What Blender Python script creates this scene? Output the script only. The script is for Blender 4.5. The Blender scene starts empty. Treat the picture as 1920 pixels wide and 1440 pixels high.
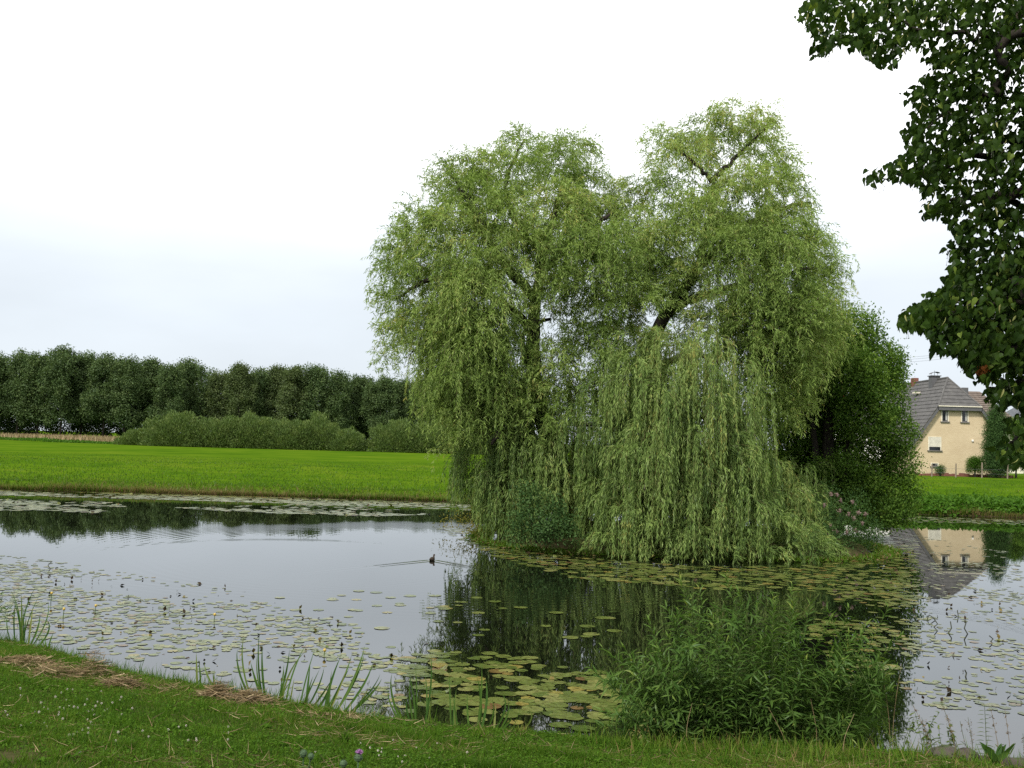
import bpy, math, random
import numpy as np
from mathutils import Vector, Matrix

random.seed(7)
RNG = np.random.default_rng(7)
R = math.radians
SC = bpy.context.scene
COL = SC.collection

# ------------------------------------------------------------------ camera
F_PX, CAM_Z, HOR, ROLL = 1867.0, 3.0, 830.0, 0.027
CAM = np.array([0.0, 0.0, CAM_Z])
_p = math.atan((HOR - 720) / F_PX)
_f = np.array([0, math.cos(_p), math.sin(_p)])
_u0 = np.array([0, -math.sin(_p), math.cos(_p)])
_r0 = np.array([1.0, 0, 0])
_rr = math.cos(math.atan(ROLL)) * _r0 + math.sin(math.atan(ROLL)) * _u0
_uu = -math.sin(math.atan(ROLL)) * _r0 + math.cos(math.atan(ROLL)) * _u0
cd = bpy.data.cameras.new('camera')
cam = bpy.data.objects.new('camera', cd)
COL.objects.link(cam)
cam.matrix_world = Matrix(((_rr[0], _uu[0], -_f[0], 0), (_rr[1], _uu[1], -_f[1], 0),
                           (_rr[2], _uu[2], -_f[2], CAM_Z), (0, 0, 0, 1)))
cd.sensor_width = 36.0
cd.lens = 36.0 * F_PX / 1920
cd.clip_end = 5000
SC.camera = cam

# ------------------------------------------------------------------ sky, sun, exposure
SUN_EL, SUN_AZ = R(48), R(215)          # azimuth clockwise from +Y: behind the camera, to its left
w = bpy.data.worlds.new('World')
SC.world = w
w.use_nodes = True
nt = w.node_tree
nt.nodes.clear()
out = nt.nodes.new('ShaderNodeOutputWorld')
bg = nt.nodes.new('ShaderNodeBackground')
bg.inputs['Strength'].default_value = 0.1
sky = nt.nodes.new('ShaderNodeTexSky')
sky.sky_type = 'NISHITA'
sky.sun_disc = False
sky.sun_elevation = SUN_EL
sky.sun_rotation = SUN_AZ
tc = nt.nodes.new('ShaderNodeTexCoord')
sep = nt.nodes.new('ShaderNodeSeparateXYZ')
nt.links.new(tc.outputs['Generated'], sep.inputs[0])
ramp = nt.nodes.new('ShaderNodeValToRGB')
els = ramp.color_ramp.elements
SKY = [(0.0, (.358, .386, .414)), (.07, (.360, .390, .420)), (.115, (.368, .399, .430)), (.16, (.388, .418, .446)), (.20, (.46, .49, .52)),
       (.25, (.60, .615, .635)), (.34, (.74, .745, .75)), (.55, (.66, .665, .67)), (1.0, (.58, .585, .59))]
els[0].position, els[0].color = SKY[0][0], (*SKY[0][1], 1)
els[1].position, els[1].color = SKY[-1][0], (*SKY[-1][1], 1)
for p_, c_ in SKY[1:-1]:
    e = els.new(p_)
    e.color = (*c_, 1)
nt.links.new(sep.outputs['Z'], ramp.inputs[0])
cl = nt.nodes.new('ShaderNodeTexNoise')
cl.inputs['Scale'].default_value = 2.2
cl.inputs['Detail'].default_value = 5
mp = nt.nodes.new('ShaderNodeMapping')
mp.inputs['Scale'].default_value = (1, 1, 3.0)
nt.links.new(tc.outputs['Generated'], mp.inputs[0])
nt.links.new(mp.outputs[0], cl.inputs['Vector'])
mr = nt.nodes.new('ShaderNodeMapRange')
mr.inputs['From Min'].default_value = .35
mr.inputs['From Max'].default_value = .7
mr.inputs['To Min'].default_value = 21.6
mr.inputs['To Max'].default_value = 25.4
nt.links.new(cl.outputs['Fac'], mr.inputs['Value'])
sc_ = nt.nodes.new('ShaderNodeVectorMath')
sc_.operation = 'SCALE'
nt.links.new(ramp.outputs['Color'], sc_.inputs[0])
nt.links.new(mr.outputs[0], sc_.inputs['Scale'])
mx = nt.nodes.new('ShaderNodeMixRGB')
mx.inputs['Fac'].default_value = .93
nt.links.new(sky.outputs[0], mx.inputs[1])
nt.links.new(sc_.outputs[0], mx.inputs[2])
nt.links.new(mx.outputs[0], bg.inputs['Color'])
nt.links.new(bg.outputs[0], out.inputs['Surface'])

sl = bpy.data.lights.new('sun', 'SUN')
sl.energy = 4.4
sl.angle = R(8)
sl.color = (1.0, .95, .86)
so = bpy.data.objects.new('sun', sl)
COL.objects.link(so)
sd = Vector((math.sin(SUN_AZ) * math.cos(SUN_EL), math.cos(SUN_AZ) * math.cos(SUN_EL), math.sin(SUN_EL)))
so.rotation_euler = sd.to_track_quat('Z', 'Y').to_euler()
so.location = sd * 100

SC.view_settings.view_transform = 'Standard'
SC.view_settings.look = 'None'
SC.view_settings.exposure = 0.0
SC.view_settings.gamma = 1.0
SC.cycles.use_denoising = False
SC.cycles.max_bounces = 6
SC.cycles.diffuse_bounces = 3
SC.cycles.glossy_bounces = 3
SC.cycles.transmission_bounces = 2
SC.cycles.transparent_max_bounces = 4
SC.cycles.caustics_reflective = False
SC.cycles.caustics_refractive = False

# ------------------------------------------------------------------ pixel helpers (photo pixels -> real points)
def ray(px, py):
    return _f + (px - 960) / F_PX * _rr + (720 - py) / F_PX * _uu
def at(px, py, Y):
    d = ray(px, py)
    return CAM + d * (Y / d[1])
def on(px, py, z):
    d = ray(px, py)
    return CAM + d * ((z - CAM_Z) / d[2])
def to_px(P):
    d = np.asarray(P, float) - CAM
    k = d @ _f
    return np.stack([960 + F_PX * (d @ _rr) / k, 720 - F_PX * (d @ _uu) / k], -1)
def mpp(Y):
    return Y / F_PX
def in_poly(pts, poly):
    poly = np.asarray(poly, float)
    x, y = pts[:, 0], pts[:, 1]
    ins = np.zeros(len(pts), bool)
    j = len(poly) - 1
    for i in range(len(poly)):
        xi, yi = poly[i]
        xj, yj = poly[j]
        c = ((yi > y) != (yj > y)) & (x < (xj - xi) * (y - yi) / (yj - yi + 1e-12) + xi)
        ins ^= c
        j = i
    return ins
def unit(v):
    return v / (np.linalg.norm(v, axis=-1, keepdims=True) + 1e-9)
def rand_dir(n):
    return unit(RNG.normal(size=(n, 3)))
def smooth(a, b, x):
    t = np.clip((x - a) / (b - a), 0, 1)
    return t * t * (3 - 2 * t)
def ordinal(n):
    names = ['first', 'second', 'third', 'fourth', 'fifth', 'sixth', 'seventh', 'eighth', 'ninth', 'tenth', 'eleventh', 'twelfth',
             'thirteenth', 'fourteenth', 'fifteenth', 'sixteenth', 'seventeenth', 'eighteenth', 'nineteenth', 'twentieth']
    return names[n] if n < 20 else 'twenty-' + names[n - 20]
_NK = RNG.normal(size=(6, 2)) * 1.0
_NP = RNG.uniform(0, 6.28, 6)
def vnoise(x, y, s):
    v = 0
    for k in range(6):
        v = v + np.sin(s * (x * _NK[k, 0] + y * _NK[k, 1]) + _NP[k])
    return v / 6

# ------------------------------------------------------------------ mesh helpers
def mesh_data(name, V, faces, mat=None, tint=None, smooth_=False):
    V = np.ascontiguousarray(V, np.float32)
    faces = faces if isinstance(faces, list) else [faces]
    faces = [np.asarray(f, np.int32) for f in faces if len(f)]
    me = bpy.data.meshes.new(name)
    me.vertices.add(len(V))
    me.vertices.foreach_set('co', V.ravel())
    loops = np.concatenate([f.ravel() for f in faces])
    tot = np.concatenate([np.full(len(f), f.shape[1], np.int32) for f in faces])
    start = np.concatenate([[0], np.cumsum(tot)[:-1]]).astype(np.int32)
    me.loops.add(len(loops))
    me.loops.foreach_set('vertex_index', loops)
    me.polygons.add(len(tot))
    me.polygons.foreach_set('loop_start', start)
    me.polygons.foreach_set('loop_total', tot)
    me.polygons.foreach_set('use_smooth', np.full(len(tot), bool(smooth_)))
    me.update(calc_edges=True)
    if tint is not None:
        a = me.attributes.new('tint', 'FLOAT', 'POINT')
        a.data.foreach_set('value', np.ascontiguousarray(tint, np.float32))
    if mat:
        me.materials.append(mat)
    return me
def put(name, me, parent=None):
    o = bpy.data.objects.new(name, me)
    COL.objects.link(o)
    if parent:
        o.parent = parent
    return o
def obj(name, V, faces, mat, parent=None, tint=None, smooth_=False):
    """children are given in world coordinates; parents are empties without rotation"""
    V = np.asarray(V, float)
    if parent is not None:
        off = np.zeros(3)
        q = parent
        while q is not None:
            off += np.array(q.location)
            q = q.parent
        V = V - off
    return put(name, mesh_data(name, V, faces, mat, tint, smooth_), parent)
def tag(o, label, cat, group=None):
    o['label'] = label
    o['category'] = cat
    if group:
        o['group'] = group
    return o
def kind(o, k):
    o['kind'] = k
    return o
def thing(name, loc, label, cat, group=None):
    o = bpy.data.objects.new(name, None)
    COL.objects.link(o)
    o.location = [float(v) for v in loc]
    o.empty_display_size = .2
    return tag(o, label, cat, group)

class MB:
    """collects quads and triangles"""
    def __init__(s):
        s.V, s.F, s.T, s.n = [], {}, [], 0
    def add(s, V, F, tint=0.5):
        V = np.asarray(V, float).reshape(-1, 3)
        for f in (F if isinstance(F, list) and len(F) and isinstance(F[0], np.ndarray) else [np.asarray(F)]):
            s.F.setdefault(f.shape[1], []).append(f + s.n)
        s.V.append(V)
        s.T.append(np.broadcast_to(tint, (len(V),)).astype(float))
        s.n += len(V)
        return s
    def box(s, a, b, tint=.5):
        x0, y0, z0 = a
        x1, y1, z1 = b
        V = [(x0, y0, z0), (x1, y0, z0), (x1, y1, z0), (x0, y1, z0), (x0, y0, z1), (x1, y0, z1), (x1, y1, z1), (x0, y1, z1)]
        return s.add(V, np.array([(0, 3, 2, 1), (4, 5, 6, 7), (0, 1, 5, 4), (1, 2, 6, 5), (2, 3, 7, 6), (3, 0, 4, 7)]), tint)
    def tube(s, pts, rad, sides=7, tint=.5, squash=None):
        pts = np.asarray(pts, float)
        n = len(pts)
        rad = np.broadcast_to(rad, (n,)).astype(float)
        T = unit(np.gradient(pts, axis=0))
        ref = np.array([0, 1.0, 0]) if abs(T[:, 1]).mean() < .8 else np.array([1.0, 0, 0])
        A = unit(np.cross(T, ref))
        B = np.cross(T, A)
        ang = np.linspace(0, 2 * math.pi, sides, endpoint=False)
        ring = np.cos(ang)[None, :, None] * A[:, None] + np.sin(ang)[None, :, None] * B[:, None]
        V = pts[:, None] + ring * rad[:, None, None]
        i, j = np.meshgrid(np.arange(n - 1), np.arange(sides), indexing='ij')
        a = i * sides + j
        b = i * sides + (j + 1) % sides
        Q = np.stack([a, b, b + sides, a + sides], -1).reshape(-1, 4)
        V = V.reshape(-1, 3)
        caps = np.array([[n * sides, (j_ + 1) % sides, j_] for j_ in range(sides)] +
                        [[n * sides + 1, (n - 1) * sides + j_, (n - 1) * sides + (j_ + 1) % sides] for j_ in range(sides)])
        V = np.vstack([V, pts[:1], pts[-1:]])
        return s.add(V, [Q, caps], tint)
    def build(s, name, mat, parent=None, smooth_=False):
        return obj(name, np.vstack(s.V), [np.vstack(f) for f in s.F.values()], mat, parent, np.concatenate(s.T), smooth_)
    def data(s, name, mat, smooth_=False):
        return mesh_data(name, np.vstack(s.V), [np.vstack(f) for f in s.F.values()], mat, np.concatenate(s.T), smooth_)

def spline(pts, n=6):
    pts = np.asarray(pts, float)
    P = np.vstack([2 * pts[0] - pts[1], pts, 2 * pts[-1] - pts[-2]])
    res = []
    for i in range(1, len(P) - 2):
        for t in np.linspace(0, 1, n, endpoint=False):
            a, b, c, d = P[i - 1], P[i], P[i + 1], P[i + 2]
            res.append(.5 * (2 * b + (c - a) * t + (2 * a - 5 * b + 4 * c - d) * t * t + (3 * b - a - 3 * c + d) * t ** 3))
    res.append(P[-2])
    return np.array(res)

# leaf templates: x across (unit = half width), y along (unit = length), z along normal (unit = length)
KITE = (np.array([(0, 0, 0), (1, .42, .05), (0, 1, -.06), (-1, .42, .05)], float), [np.array([(0, 1, 2, 3)])])
def lance_template(n=4):
    ys = np.linspace(0, 1, n + 1)
    V, Q, T = [], [], []
    for y in ys:
        wd = math.sin(math.pi * min(1, y ** .8)) if 0 < y < 1 else 0
        z = -.28 * y * y
        V += [(-wd, y, z + .05 * wd), (0, y, z), (wd, y, z + .05 * wd)]
    for i in range(n):
        a = i * 3
        Q += [(a, a + 1, a + 4, a + 3), (a + 1, a + 2, a + 5, a + 4)]
    return np.array(V), [np.array(Q)]
LANCE = lance_template()
HEART_O = [(0, .04), (.45, -.08), (.9, .1), (1.0, .38), (.72, .68), (.3, .88), (0, 1.08)]
def heart_template():
    V = [(0, 0.05, 0), (0, .5, -.05), (0, 1.12, -.34)]
    rt = [(.5, -.06, .10), (.95, .12, .20), (1.0, .42, .16), (.62, .76, -.06)]
    V += [(x, y, z) for x, y, z in rt] + [(-x, y, z) for x, y, z in rt]
    T = [(0, 3, 4), (0, 4, 1), (1, 4, 5), (1, 5, 6), (1, 6, 2)]
    M = {3: 7, 4: 8, 5: 9, 6: 10}
    T += [tuple(M.get(i, i) for i in (a, c, b)) for a, b, c in T]
    return np.array(V), [np.array(T)]
HEART = heart_template()
BLADE = (np.array([(-1, 0, 0), (1, 0, 0), (-.75, .5, .04), (.75, .5, .04), (0, 1, .18)], float), [np.array([(0, 1, 3, 2)]), np.array([(2, 3, 4)])])
TRI = (np.array([(-1, 0, 0), (1, 0, 0), (0, 1, .1)], float), [np.array([(0, 1, 2)])])

def stamp(tpl, P, D, N, L, W, tint):
    """many copies of a leaf template; returns V, faces, tint"""
    TV, TF = tpl
    P = np.asarray(P, float)
    n, k = len(P), len(TV)
    D = unit(D)
    S = unit(np.cross(D, N))
    N2 = np.cross(S, D)
    L = np.broadcast_to(L, (n,))
    W = np.broadcast_to(W, (n,))
    V = P[:, None] + (TV[None, :, 0, None] * (W[:, None] * .5)[..., None]) * S[:, None] \
        + (TV[None, :, 1, None] * L[:, None, None]) * D[:, None] + (TV[None, :, 2, None] * L[:, None, None]) * N2[:, None]
    off = (np.arange(n) * k)[:, None, None]
    return V.reshape(-1, 3), [(f[None] + off).reshape(-1, f.shape[1]) for f in TF], np.repeat(np.broadcast_to(tint, (n,)), k)

# ------------------------------------------------------------------ materials
def new_mat(name):
    m = bpy.data.materials.new(name)
    m.use_nodes = True
    t = m.node_tree
    t.nodes.clear()
    o = t.nodes.new('ShaderNodeOutputMaterial')
    return m, t, o
def ramp_node(t, stops):
    r = t.nodes.new('ShaderNodeValToRGB')
    e = r.color_ramp.elements
    e[0].position, e[0].color = stops[0][0], (*stops[0][1], 1)
    e[1].position, e[1].color = stops[-1][0], (*stops[-1][1], 1)
    for p, c in stops[1:-1]:
        x = e.new(p)
        x.color = (*c, 1)
    return r
def leaf_mat(name, stops, trans=.35, gloss=.02, rough=.45, transgain=1.25):
    m, t, o = new_mat(name)
    a = t.nodes.new('ShaderNodeAttribute')
    a.attribute_name = 'tint'
    r = ramp_node(t, stops)
    t.links.new(a.outputs['Fac'], r.inputs[0])
    d = t.nodes.new('ShaderNodeBsdfDiffuse')
    tr = t.nodes.new('ShaderNodeBsdfTranslucent')
    g = t.nodes.new('ShaderNodeBsdfGlossy')
    g.inputs['Roughness'].default_value = rough
    g.inputs['Color'].default_value = (.9, .95, 1, 1)
    mul = t.nodes.new('ShaderNodeMixRGB')
    mul.blend_type = 'MULTIPLY'
    mul.inputs['Fac'].default_value = 1
    mul.inputs[2].default_value = (transgain, transgain * 1.06, transgain * .55, 1)
    t.links.new(r.outputs[0], mul.inputs[1])
    t.links.new(r.outputs[0], d.inputs[0])
    t.links.new(mul.outputs[0], tr.inputs[0])
    m1 = t.nodes.new('ShaderNodeMixShader')
    m1.inputs[0].default_value = trans
    t.links.new(d.outputs[0], m1.inputs[1])
    t.links.new(tr.outputs[0], m1.inputs[2])
    m2 = t.nodes.new('ShaderNodeMixShader')
    m2.inputs[0].default_value = gloss
    t.links.new(m1.outputs[0], m2.inputs[1])
    t.links.new(g.outputs[0], m2.inputs[2])
    t.links.new(m2.outputs[0], o.inputs[0])
    return m
def surf_mat(name, stops, scale=8, rough=.8, bump=.0, stretch=(1, 1, 1), detail=5, spec=.3, bump_dist=.02):
    m, t, o = new_mat(name)
    b = t.nodes.new('ShaderNodeBsdfPrincipled')
    b.inputs['Roughness'].default_value = rough
    b.inputs['Specular IOR Level'].default_value = spec
    c = t.nodes.new('ShaderNodeTexCoord')
    mp = t.nodes.new('ShaderNodeMapping')
    mp.inputs['Scale'].default_value = stretch
    n = t.nodes.new('ShaderNodeTexNoise')
    n.inputs['Scale'].default_value = scale
    n.inputs['Detail'].default_value = detail
    r = ramp_node(t, stops)
    t.links.new(c.outputs['Object'], mp.inputs[0])
    t.links.new(mp.outputs[0], n.inputs['Vector'])
    t.links.new(n.outputs['Fac'], r.inputs[0])
    t.links.new(r.outputs[0], b.inputs['Base Color'])
    if bump:
        bp = t.nodes.new('ShaderNodeBump')
        bp.inputs['Strength'].default_value = bump
        bp.inputs['Distance'].default_value = bump_dist
        t.links.new(n.outputs['Fac'], bp.inputs['Height'])
        t.links.new(bp.outputs[0], b.inputs['Normal'])
    t.links.new(b.outputs[0], o.inputs[0])
    return m
def flat_mat(name, c, rough=.6, spec=.4):
    return surf_mat(name, [(.35, tuple(v * .88 for v in c)), (.65, tuple(min(1, v * 1.08) for v in c))], 3, rough, 0, spec=spec)

M = {}
M['willow'] = leaf_mat('willow_leaf', [(0, (.092, .150, .036)), (.45, (.214, .306, .074)), (.85, (.345, .430, .140)), (1, (.36, .34, .10))], .36, .007, .4)
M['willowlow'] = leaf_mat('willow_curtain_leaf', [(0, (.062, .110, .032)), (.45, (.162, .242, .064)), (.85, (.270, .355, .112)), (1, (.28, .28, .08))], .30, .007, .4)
M['bark'] = surf_mat('dark_bark', [(.3, (.012, .010, .008)), (.7, (.038, .031, .023))], 14, .9, .6, (1, 1, .25))
M['twig'] = leaf_mat('willow_twig', [(0, (.10, .09, .03)), (1, (.17, .15, .055))], .1, .03)
M['alder'] = leaf_mat('dark_broadleaf', [(0, (.034, .078, .012)), (.6, (.090, .165, .026)), (1, (.150, .23, .040))], .38, .004)
M['elder'] = leaf_mat('elder_leaf', [(0, (.026, .062, .018)), (1, (.075, .135, .04))], .25, .004)
M['wood'] = leaf_mat('far_wood_leaf', [(0, (.040, .070, .024)), (.6, (.070, .110, .036)), (1, (.105, .148, .050))], .22, .01)
M['woodolive'] = leaf_mat('far_olive_leaf', [(0, (.054, .082, .028)), (1, (.100, .132, .045))], .25, .01)
M['sallow'] = leaf_mat('sallow_leaf', [(0, (.060, .100, .026)), (.6, (.092, .138, .036)), (1, (.135, .175, .050))], .25, .01)
M['shrub'] = leaf_mat('shrub_leaf', [(0, (.042, .092, .018)), (.6, (.075, .138, .028)), (.9, (.115, .185, .036)), (1, (.18, .23, .05))], .34, .008, .4)
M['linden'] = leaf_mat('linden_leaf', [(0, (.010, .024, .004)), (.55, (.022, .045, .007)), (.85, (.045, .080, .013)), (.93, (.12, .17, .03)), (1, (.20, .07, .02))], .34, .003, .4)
M['bract'] = leaf_mat('linden_bract', [(0, (.20, .22, .07)), (1, (.34, .33, .14))], .3, .006)
M['grass'] = leaf_mat('near_grass', [(0, (.028, .068, .007)), (.45, (.072, .148, .013)), (.75, (.120, .175, .024)), (.9, (.17, .17, .05)), (1, (.22, .16, .07))], .35, .004)
M['bankgrass'] = leaf_mat('bank_grass', [(0, (.036, .085, .006)), (.5, (.062, .125, .008)), (.82, (.09, .13, .016)), (1, (.18, .13, .06))], .3, .01)
M['cover'] = leaf_mat('ground_cover_leaf', [(0, (.032, .085, .008)), (1, (.065, .14, .016))], .3, .004)
M['straw'] = leaf_mat('dry_straw', [(0, (.06, .042, .024)), (.5, (.18, .128, .066)), (1, (.44, .35, .21))], .1, .01)
M['iris'] = leaf_mat('iris_blade', [(0, (.035, .085, .018)), (.6, (.075, .14, .03)), (1, (.26, .25, .08))], .3, .008, .4)
def pad_mat():
    m, t, o = new_mat('lily_pad')
    a = t.nodes.new('ShaderNodeAttribute')
    a.attribute_name = 'tint'
    r = ramp_node(t, [(0, (.048, .074, .016)), (.4, (.086, .110, .028)), (.7, (.145, .155, .054)), (.86, (.17, .15, .040)), (.95, (.11, .070, .030)), (1, (.022, .017, .013))])
    g = t.nodes.new('ShaderNodeNewGeometry')
    n = t.nodes.new('ShaderNodeTexNoise')
    n.inputs['Scale'].default_value = 14
    n.inputs['Detail'].default_value = 4
    t.links.new(g.outputs['Position'], n.inputs['Vector'])
    v = ramp_node(t, [(.35, (.72, .66, .6)), (.6, (1.08, 1.08, 1.0))])
    t.links.new(n.outputs['Fac'], v.inputs[0])
    mu = t.nodes.new('ShaderNodeMixRGB')
    mu.blend_type = 'MULTIPLY'
    mu.inputs[0].default_value = 1
    b = t.nodes.new('ShaderNodeBsdfPrincipled')
    b.inputs['Roughness'].default_value = .22
    b.inputs['IOR'].default_value = 1.22
    t.links.new(a.outputs['Fac'], r.inputs[0])
    t.links.new(r.outputs[0], mu.inputs[1])
    t.links.new(v.outputs[0], mu.inputs[2])
    t.links.new(mu.outputs[0], b.inputs['Base Color'])
    bp = t.nodes.new('ShaderNodeBump')
    bp.inputs['Strength'].default_value = .3
    bp.inputs['Distance'].default_value = .01
    t.links.new(n.outputs['Fac'], bp.inputs['Height'])
    t.links.new(bp.outputs[0], b.inputs['Normal'])
    t.links.new(b.outputs[0], o.inputs[0])
    return m
M['pad'] = pad_mat()
M['weed'] = leaf_mat('weed_leaf', [(0, (.05, .09, .022)), (1, (.11, .14, .04))], .25, .005)
M['yellowweed'] = leaf_mat('yellow_water_plant', [(0, (.13, .15, .03)), (1, (.26, .21, .04))], .3, .006)
M['pink'] = leaf_mat('pink_flower', [(0, (.15, .10, .09)), (1, (.27, .20, .17))], .3, .02)
M['white'] = flat_mat('white_paint', (.78, .77, .74), .6)
M['yellow'] = flat_mat('yellow_petal', (.42, .30, .06), .6)
M['purple'] = flat_mat('purple_thistle', (.34, .14, .36), .7)
M['clover'] = flat_mat('clover_flower', (.52, .49, .42), .8)
M['pole'] = flat_mat('weathered_wood', (.20, .16, .12), .9)
M['wire'] = flat_mat('wire', (.10, .11, .12), .6)
M['stone'] = surf_mat('mossy_stone', [(.3, (.035, .03, .025)), (.5, (.065, .055, .045)), (.65, (.05, .07, .022))], 9, .9, .5)
M['feather'] = surf_mat('brown_feather', [(.35, (.02, .015, .011)), (.65, (.055, .038, .025))], 30, .7)
M['beak'] = flat_mat('duck_bill', (.22, .15, .05), .5)
M['stalk'] = flat_mat('lily_stalk', (.045, .05, .03), .6)
M['mudleaf'] = flat_mat('thistle_green', (.05, .09, .04), .8)
M['roof'] = surf_mat('grey_roof_tile', [(.3, (.062, .060, .060)), (.7, (.105, .102, .098))], 2.5, .75, 0, (1, 1, 1), 8)
M['rooffar'] = surf_mat('brown_roof_tile', [(.3, (.10, .078, .065)), (.7, (.16, .13, .11))], 3, .85)
M['roofblue'] = surf_mat('blue_grey_roof', [(.3, (.07, .078, .09)), (.7, (.11, .118, .13))], 3, .85)
M['fascia'] = flat_mat('slate_fascia', (.09, .09, .095), .7)
M['glass'] = flat_mat('dark_window_glass', (.018, .020, .024), .12, .5)
M['shutter'] = flat_mat('pale_shutter', (.60, .57, .48), .6)
M['trim'] = flat_mat('cream_trim', (.66, .62, .50), .6)
M['sill'] = flat_mat('stone_sill', (.14, .13, .12), .8)
M['redbrick'] = surf_mat('red_brick', [(.3, (.13, .048, .038)), (.7, (.20, .085, .065))], 12, .9)
M['orange'] = flat_mat('orange_tile', (.42, .13, .05), .8)
M['curtain'] = flat_mat('curtain', (.35, .35, .33), .9)

def brick_mat():
    m, t, o = new_mat('tan_brick')
    b = t.nodes.new('ShaderNodeBsdfPrincipled')
    b.inputs['Roughness'].default_value = .9
    c = t.nodes.new('ShaderNodeTexCoord')
    mp = t.nodes.new('ShaderNodeMapping')
    mp.inputs['Rotation'].default_value = (R(90), 0, 0)
    br = t.nodes.new('ShaderNodeTexBrick')
    br.inputs['Color1'].default_value = (.53, .43, .275, 1)
    br.inputs['Color2'].default_value = (.58, .48, .32, 1)
    br.inputs['Mortar'].default_value = (.49, .40, .265, 1)
    br.inputs['Scale'].default_value = 1.0
    br.inputs['Brick Width'].default_value = .25
    br.inputs['Row Height'].default_value = .083
    br.inputs['Mortar Size'].default_value = .012
    n = t.nodes.new('ShaderNodeTexNoise')
    n.inputs['Scale'].default_value = .7
    n.inputs['Detail'].default_value = 6
    r = ramp_node(t, [(.3, (.88, .86, .84)), (.7, (1, 1, 1))])
    mu = t.nodes.new('ShaderNodeMixRGB')
    mu.blend_type = 'MULTIPLY'
    mu.inputs[0].default_value = 1
    t.links.new(c.outputs['Object'], mp.inputs[0])
    t.links.new(mp.outputs[0], br.inputs['Vector'])
    t.links.new(c.outputs['Object'], n.inputs['Vector'])
    t.links.new(n.outputs['Fac'], r.inputs[0])
    t.links.new(br.outputs['Color'], mu.inputs[1])
    t.links.new(r.outputs[0], mu.inputs[2])
    t.links.new(mu.outputs[0], b.inputs['Base Color'])
    t.links.new(b.outputs[0], o.inputs[0])
    return m
M['brick'] = brick_mat()

DUCK = on(810, 1051, 0.0)
def water_mat():
    m, t, o = new_mat('pond_water')
    b = t.nodes.new('ShaderNodeBsdfPrincipled')
    b.inputs['Base Color'].default_value = (.0035, .0045, .0025, 1)
    b.inputs['Roughness'].default_value = .015
    b.inputs['IOR'].default_value = 1.58
    b.inputs['Specular Tint'].default_value = (.86, .95, 1.0, 1)
    g = t.nodes.new('ShaderNodeNewGeometry')
    s = t.nodes.new('ShaderNodeSeparateXYZ')
    t.links.new(g.outputs['Position'], s.inputs[0])
    def mth(op, a, b_=None, c_=None):
        n = t.nodes.new('ShaderNodeMath')
        n.operation = op
        for i, v in enumerate((a, b_, c_)):
            if v is None:
                continue
            if isinstance(v, (int, float)):
                n.inputs[i].default_value = v
            else:
                t.links.new(v, n.inputs[i])
        return n.outputs[0]
    X, Y = s.outputs['X'], s.outputs['Y']
    def noise(scale, stretch, det=2):
        mp = t.nodes.new('ShaderNodeMapping')
        mp.inputs['Scale'].default_value = stretch
        n = t.nodes.new('ShaderNodeTexNoise')
        n.inputs['Scale'].default_value = scale
        n.inputs['Detail'].default_value = det
        t.links.new(g.outputs['Position'], mp.inputs[0])
        t.links.new(mp.outputs[0], n.inputs['Vector'])
        return n.outputs['Fac']
    n1 = noise(1.6, (.55, 1, 1), 2)
    n2 = noise(.25, (1, 1, 1), 2)
    n3 = noise(7, (.4, 1, 1), 1)
    h = mth('MULTIPLY', mth('MULTIPLY', n1, .0016), mth('POWER', n2, 2.0))
    h = mth('ADD', h, mth('MULTIPLY', n3, .00007))
    # ring ripples left by the duck
    def rings(cx, cy, lam, amp, r0, width):
        dx = mth('SUBTRACT', X, cx)
        dy = mth('SUBTRACT', Y, cy)
        r = mth('SQRT', mth('ADD', mth('MULTIPLY', dx, dx), mth('MULTIPLY', dy, dy)))
        env = mth('EXPONENT', mth('MULTIPLY', mth('POWER', mth('DIVIDE', mth('SUBTRACT', r, r0), width), 2.0), -1.0))
        return mth('MULTIPLY', mth('MULTIPLY', mth('SINE', mth('MULTIPLY', r, 6.2832 / lam)), env), amp)
    h = mth('ADD', h, rings(float(DUCK[0]) + .3, float(DUCK[1]) + 2.0, .30, .00042, 8.5, 1.4))
    h = mth('ADD', h, rings(float(DUCK[0]) + 2.5, float(DUCK[1]) + 4.0, .34, .00010, 6.0, 2.5))
    c3 = on(520, 1050, 0)
    h = mth('ADD', h, rings(float(c3[0]), float(c3[1]), .26, .0004, 4.9, .3))
    # V wake
    u = mth('SUBTRACT', mth('ABSOLUTE', mth('SUBTRACT', X, float(DUCK[0]))), mth('MULTIPLY', mth('SUBTRACT', float(DUCK[1]), Y), .85))
    env = mth('MULTIPLY', mth('EXPONENT', mth('MULTIPLY', mth('POWER', mth('DIVIDE', u, .3), 2.0), -1.0)),
              mth('MULTIPLY', mth('GREATER_THAN', mth('SUBTRACT', float(DUCK[1]) + .1, Y), 0),
                  mth('EXPONENT', mth('MULTIPLY', mth('SUBTRACT', float(DUCK[1]), Y), -.9))))
    h = mth('ADD', h, mth('MULTIPLY', mth('MULTIPLY', mth('SINE', mth('MULTIPLY', u, 18.0)), env), .006))
    bp = t.nodes.new('ShaderNodeBump')
    bp.inputs['Strength'].default_value = 1
    bp.inputs['Distance'].default_value = 1
    t.links.new(h, bp.inputs['Height'])
    t.links.new(bp.outputs[0], b.inputs['Normal'])
    t.links.new(b.outputs[0], o.inputs[0])
    return m
M['water'] = water_mat()

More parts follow.
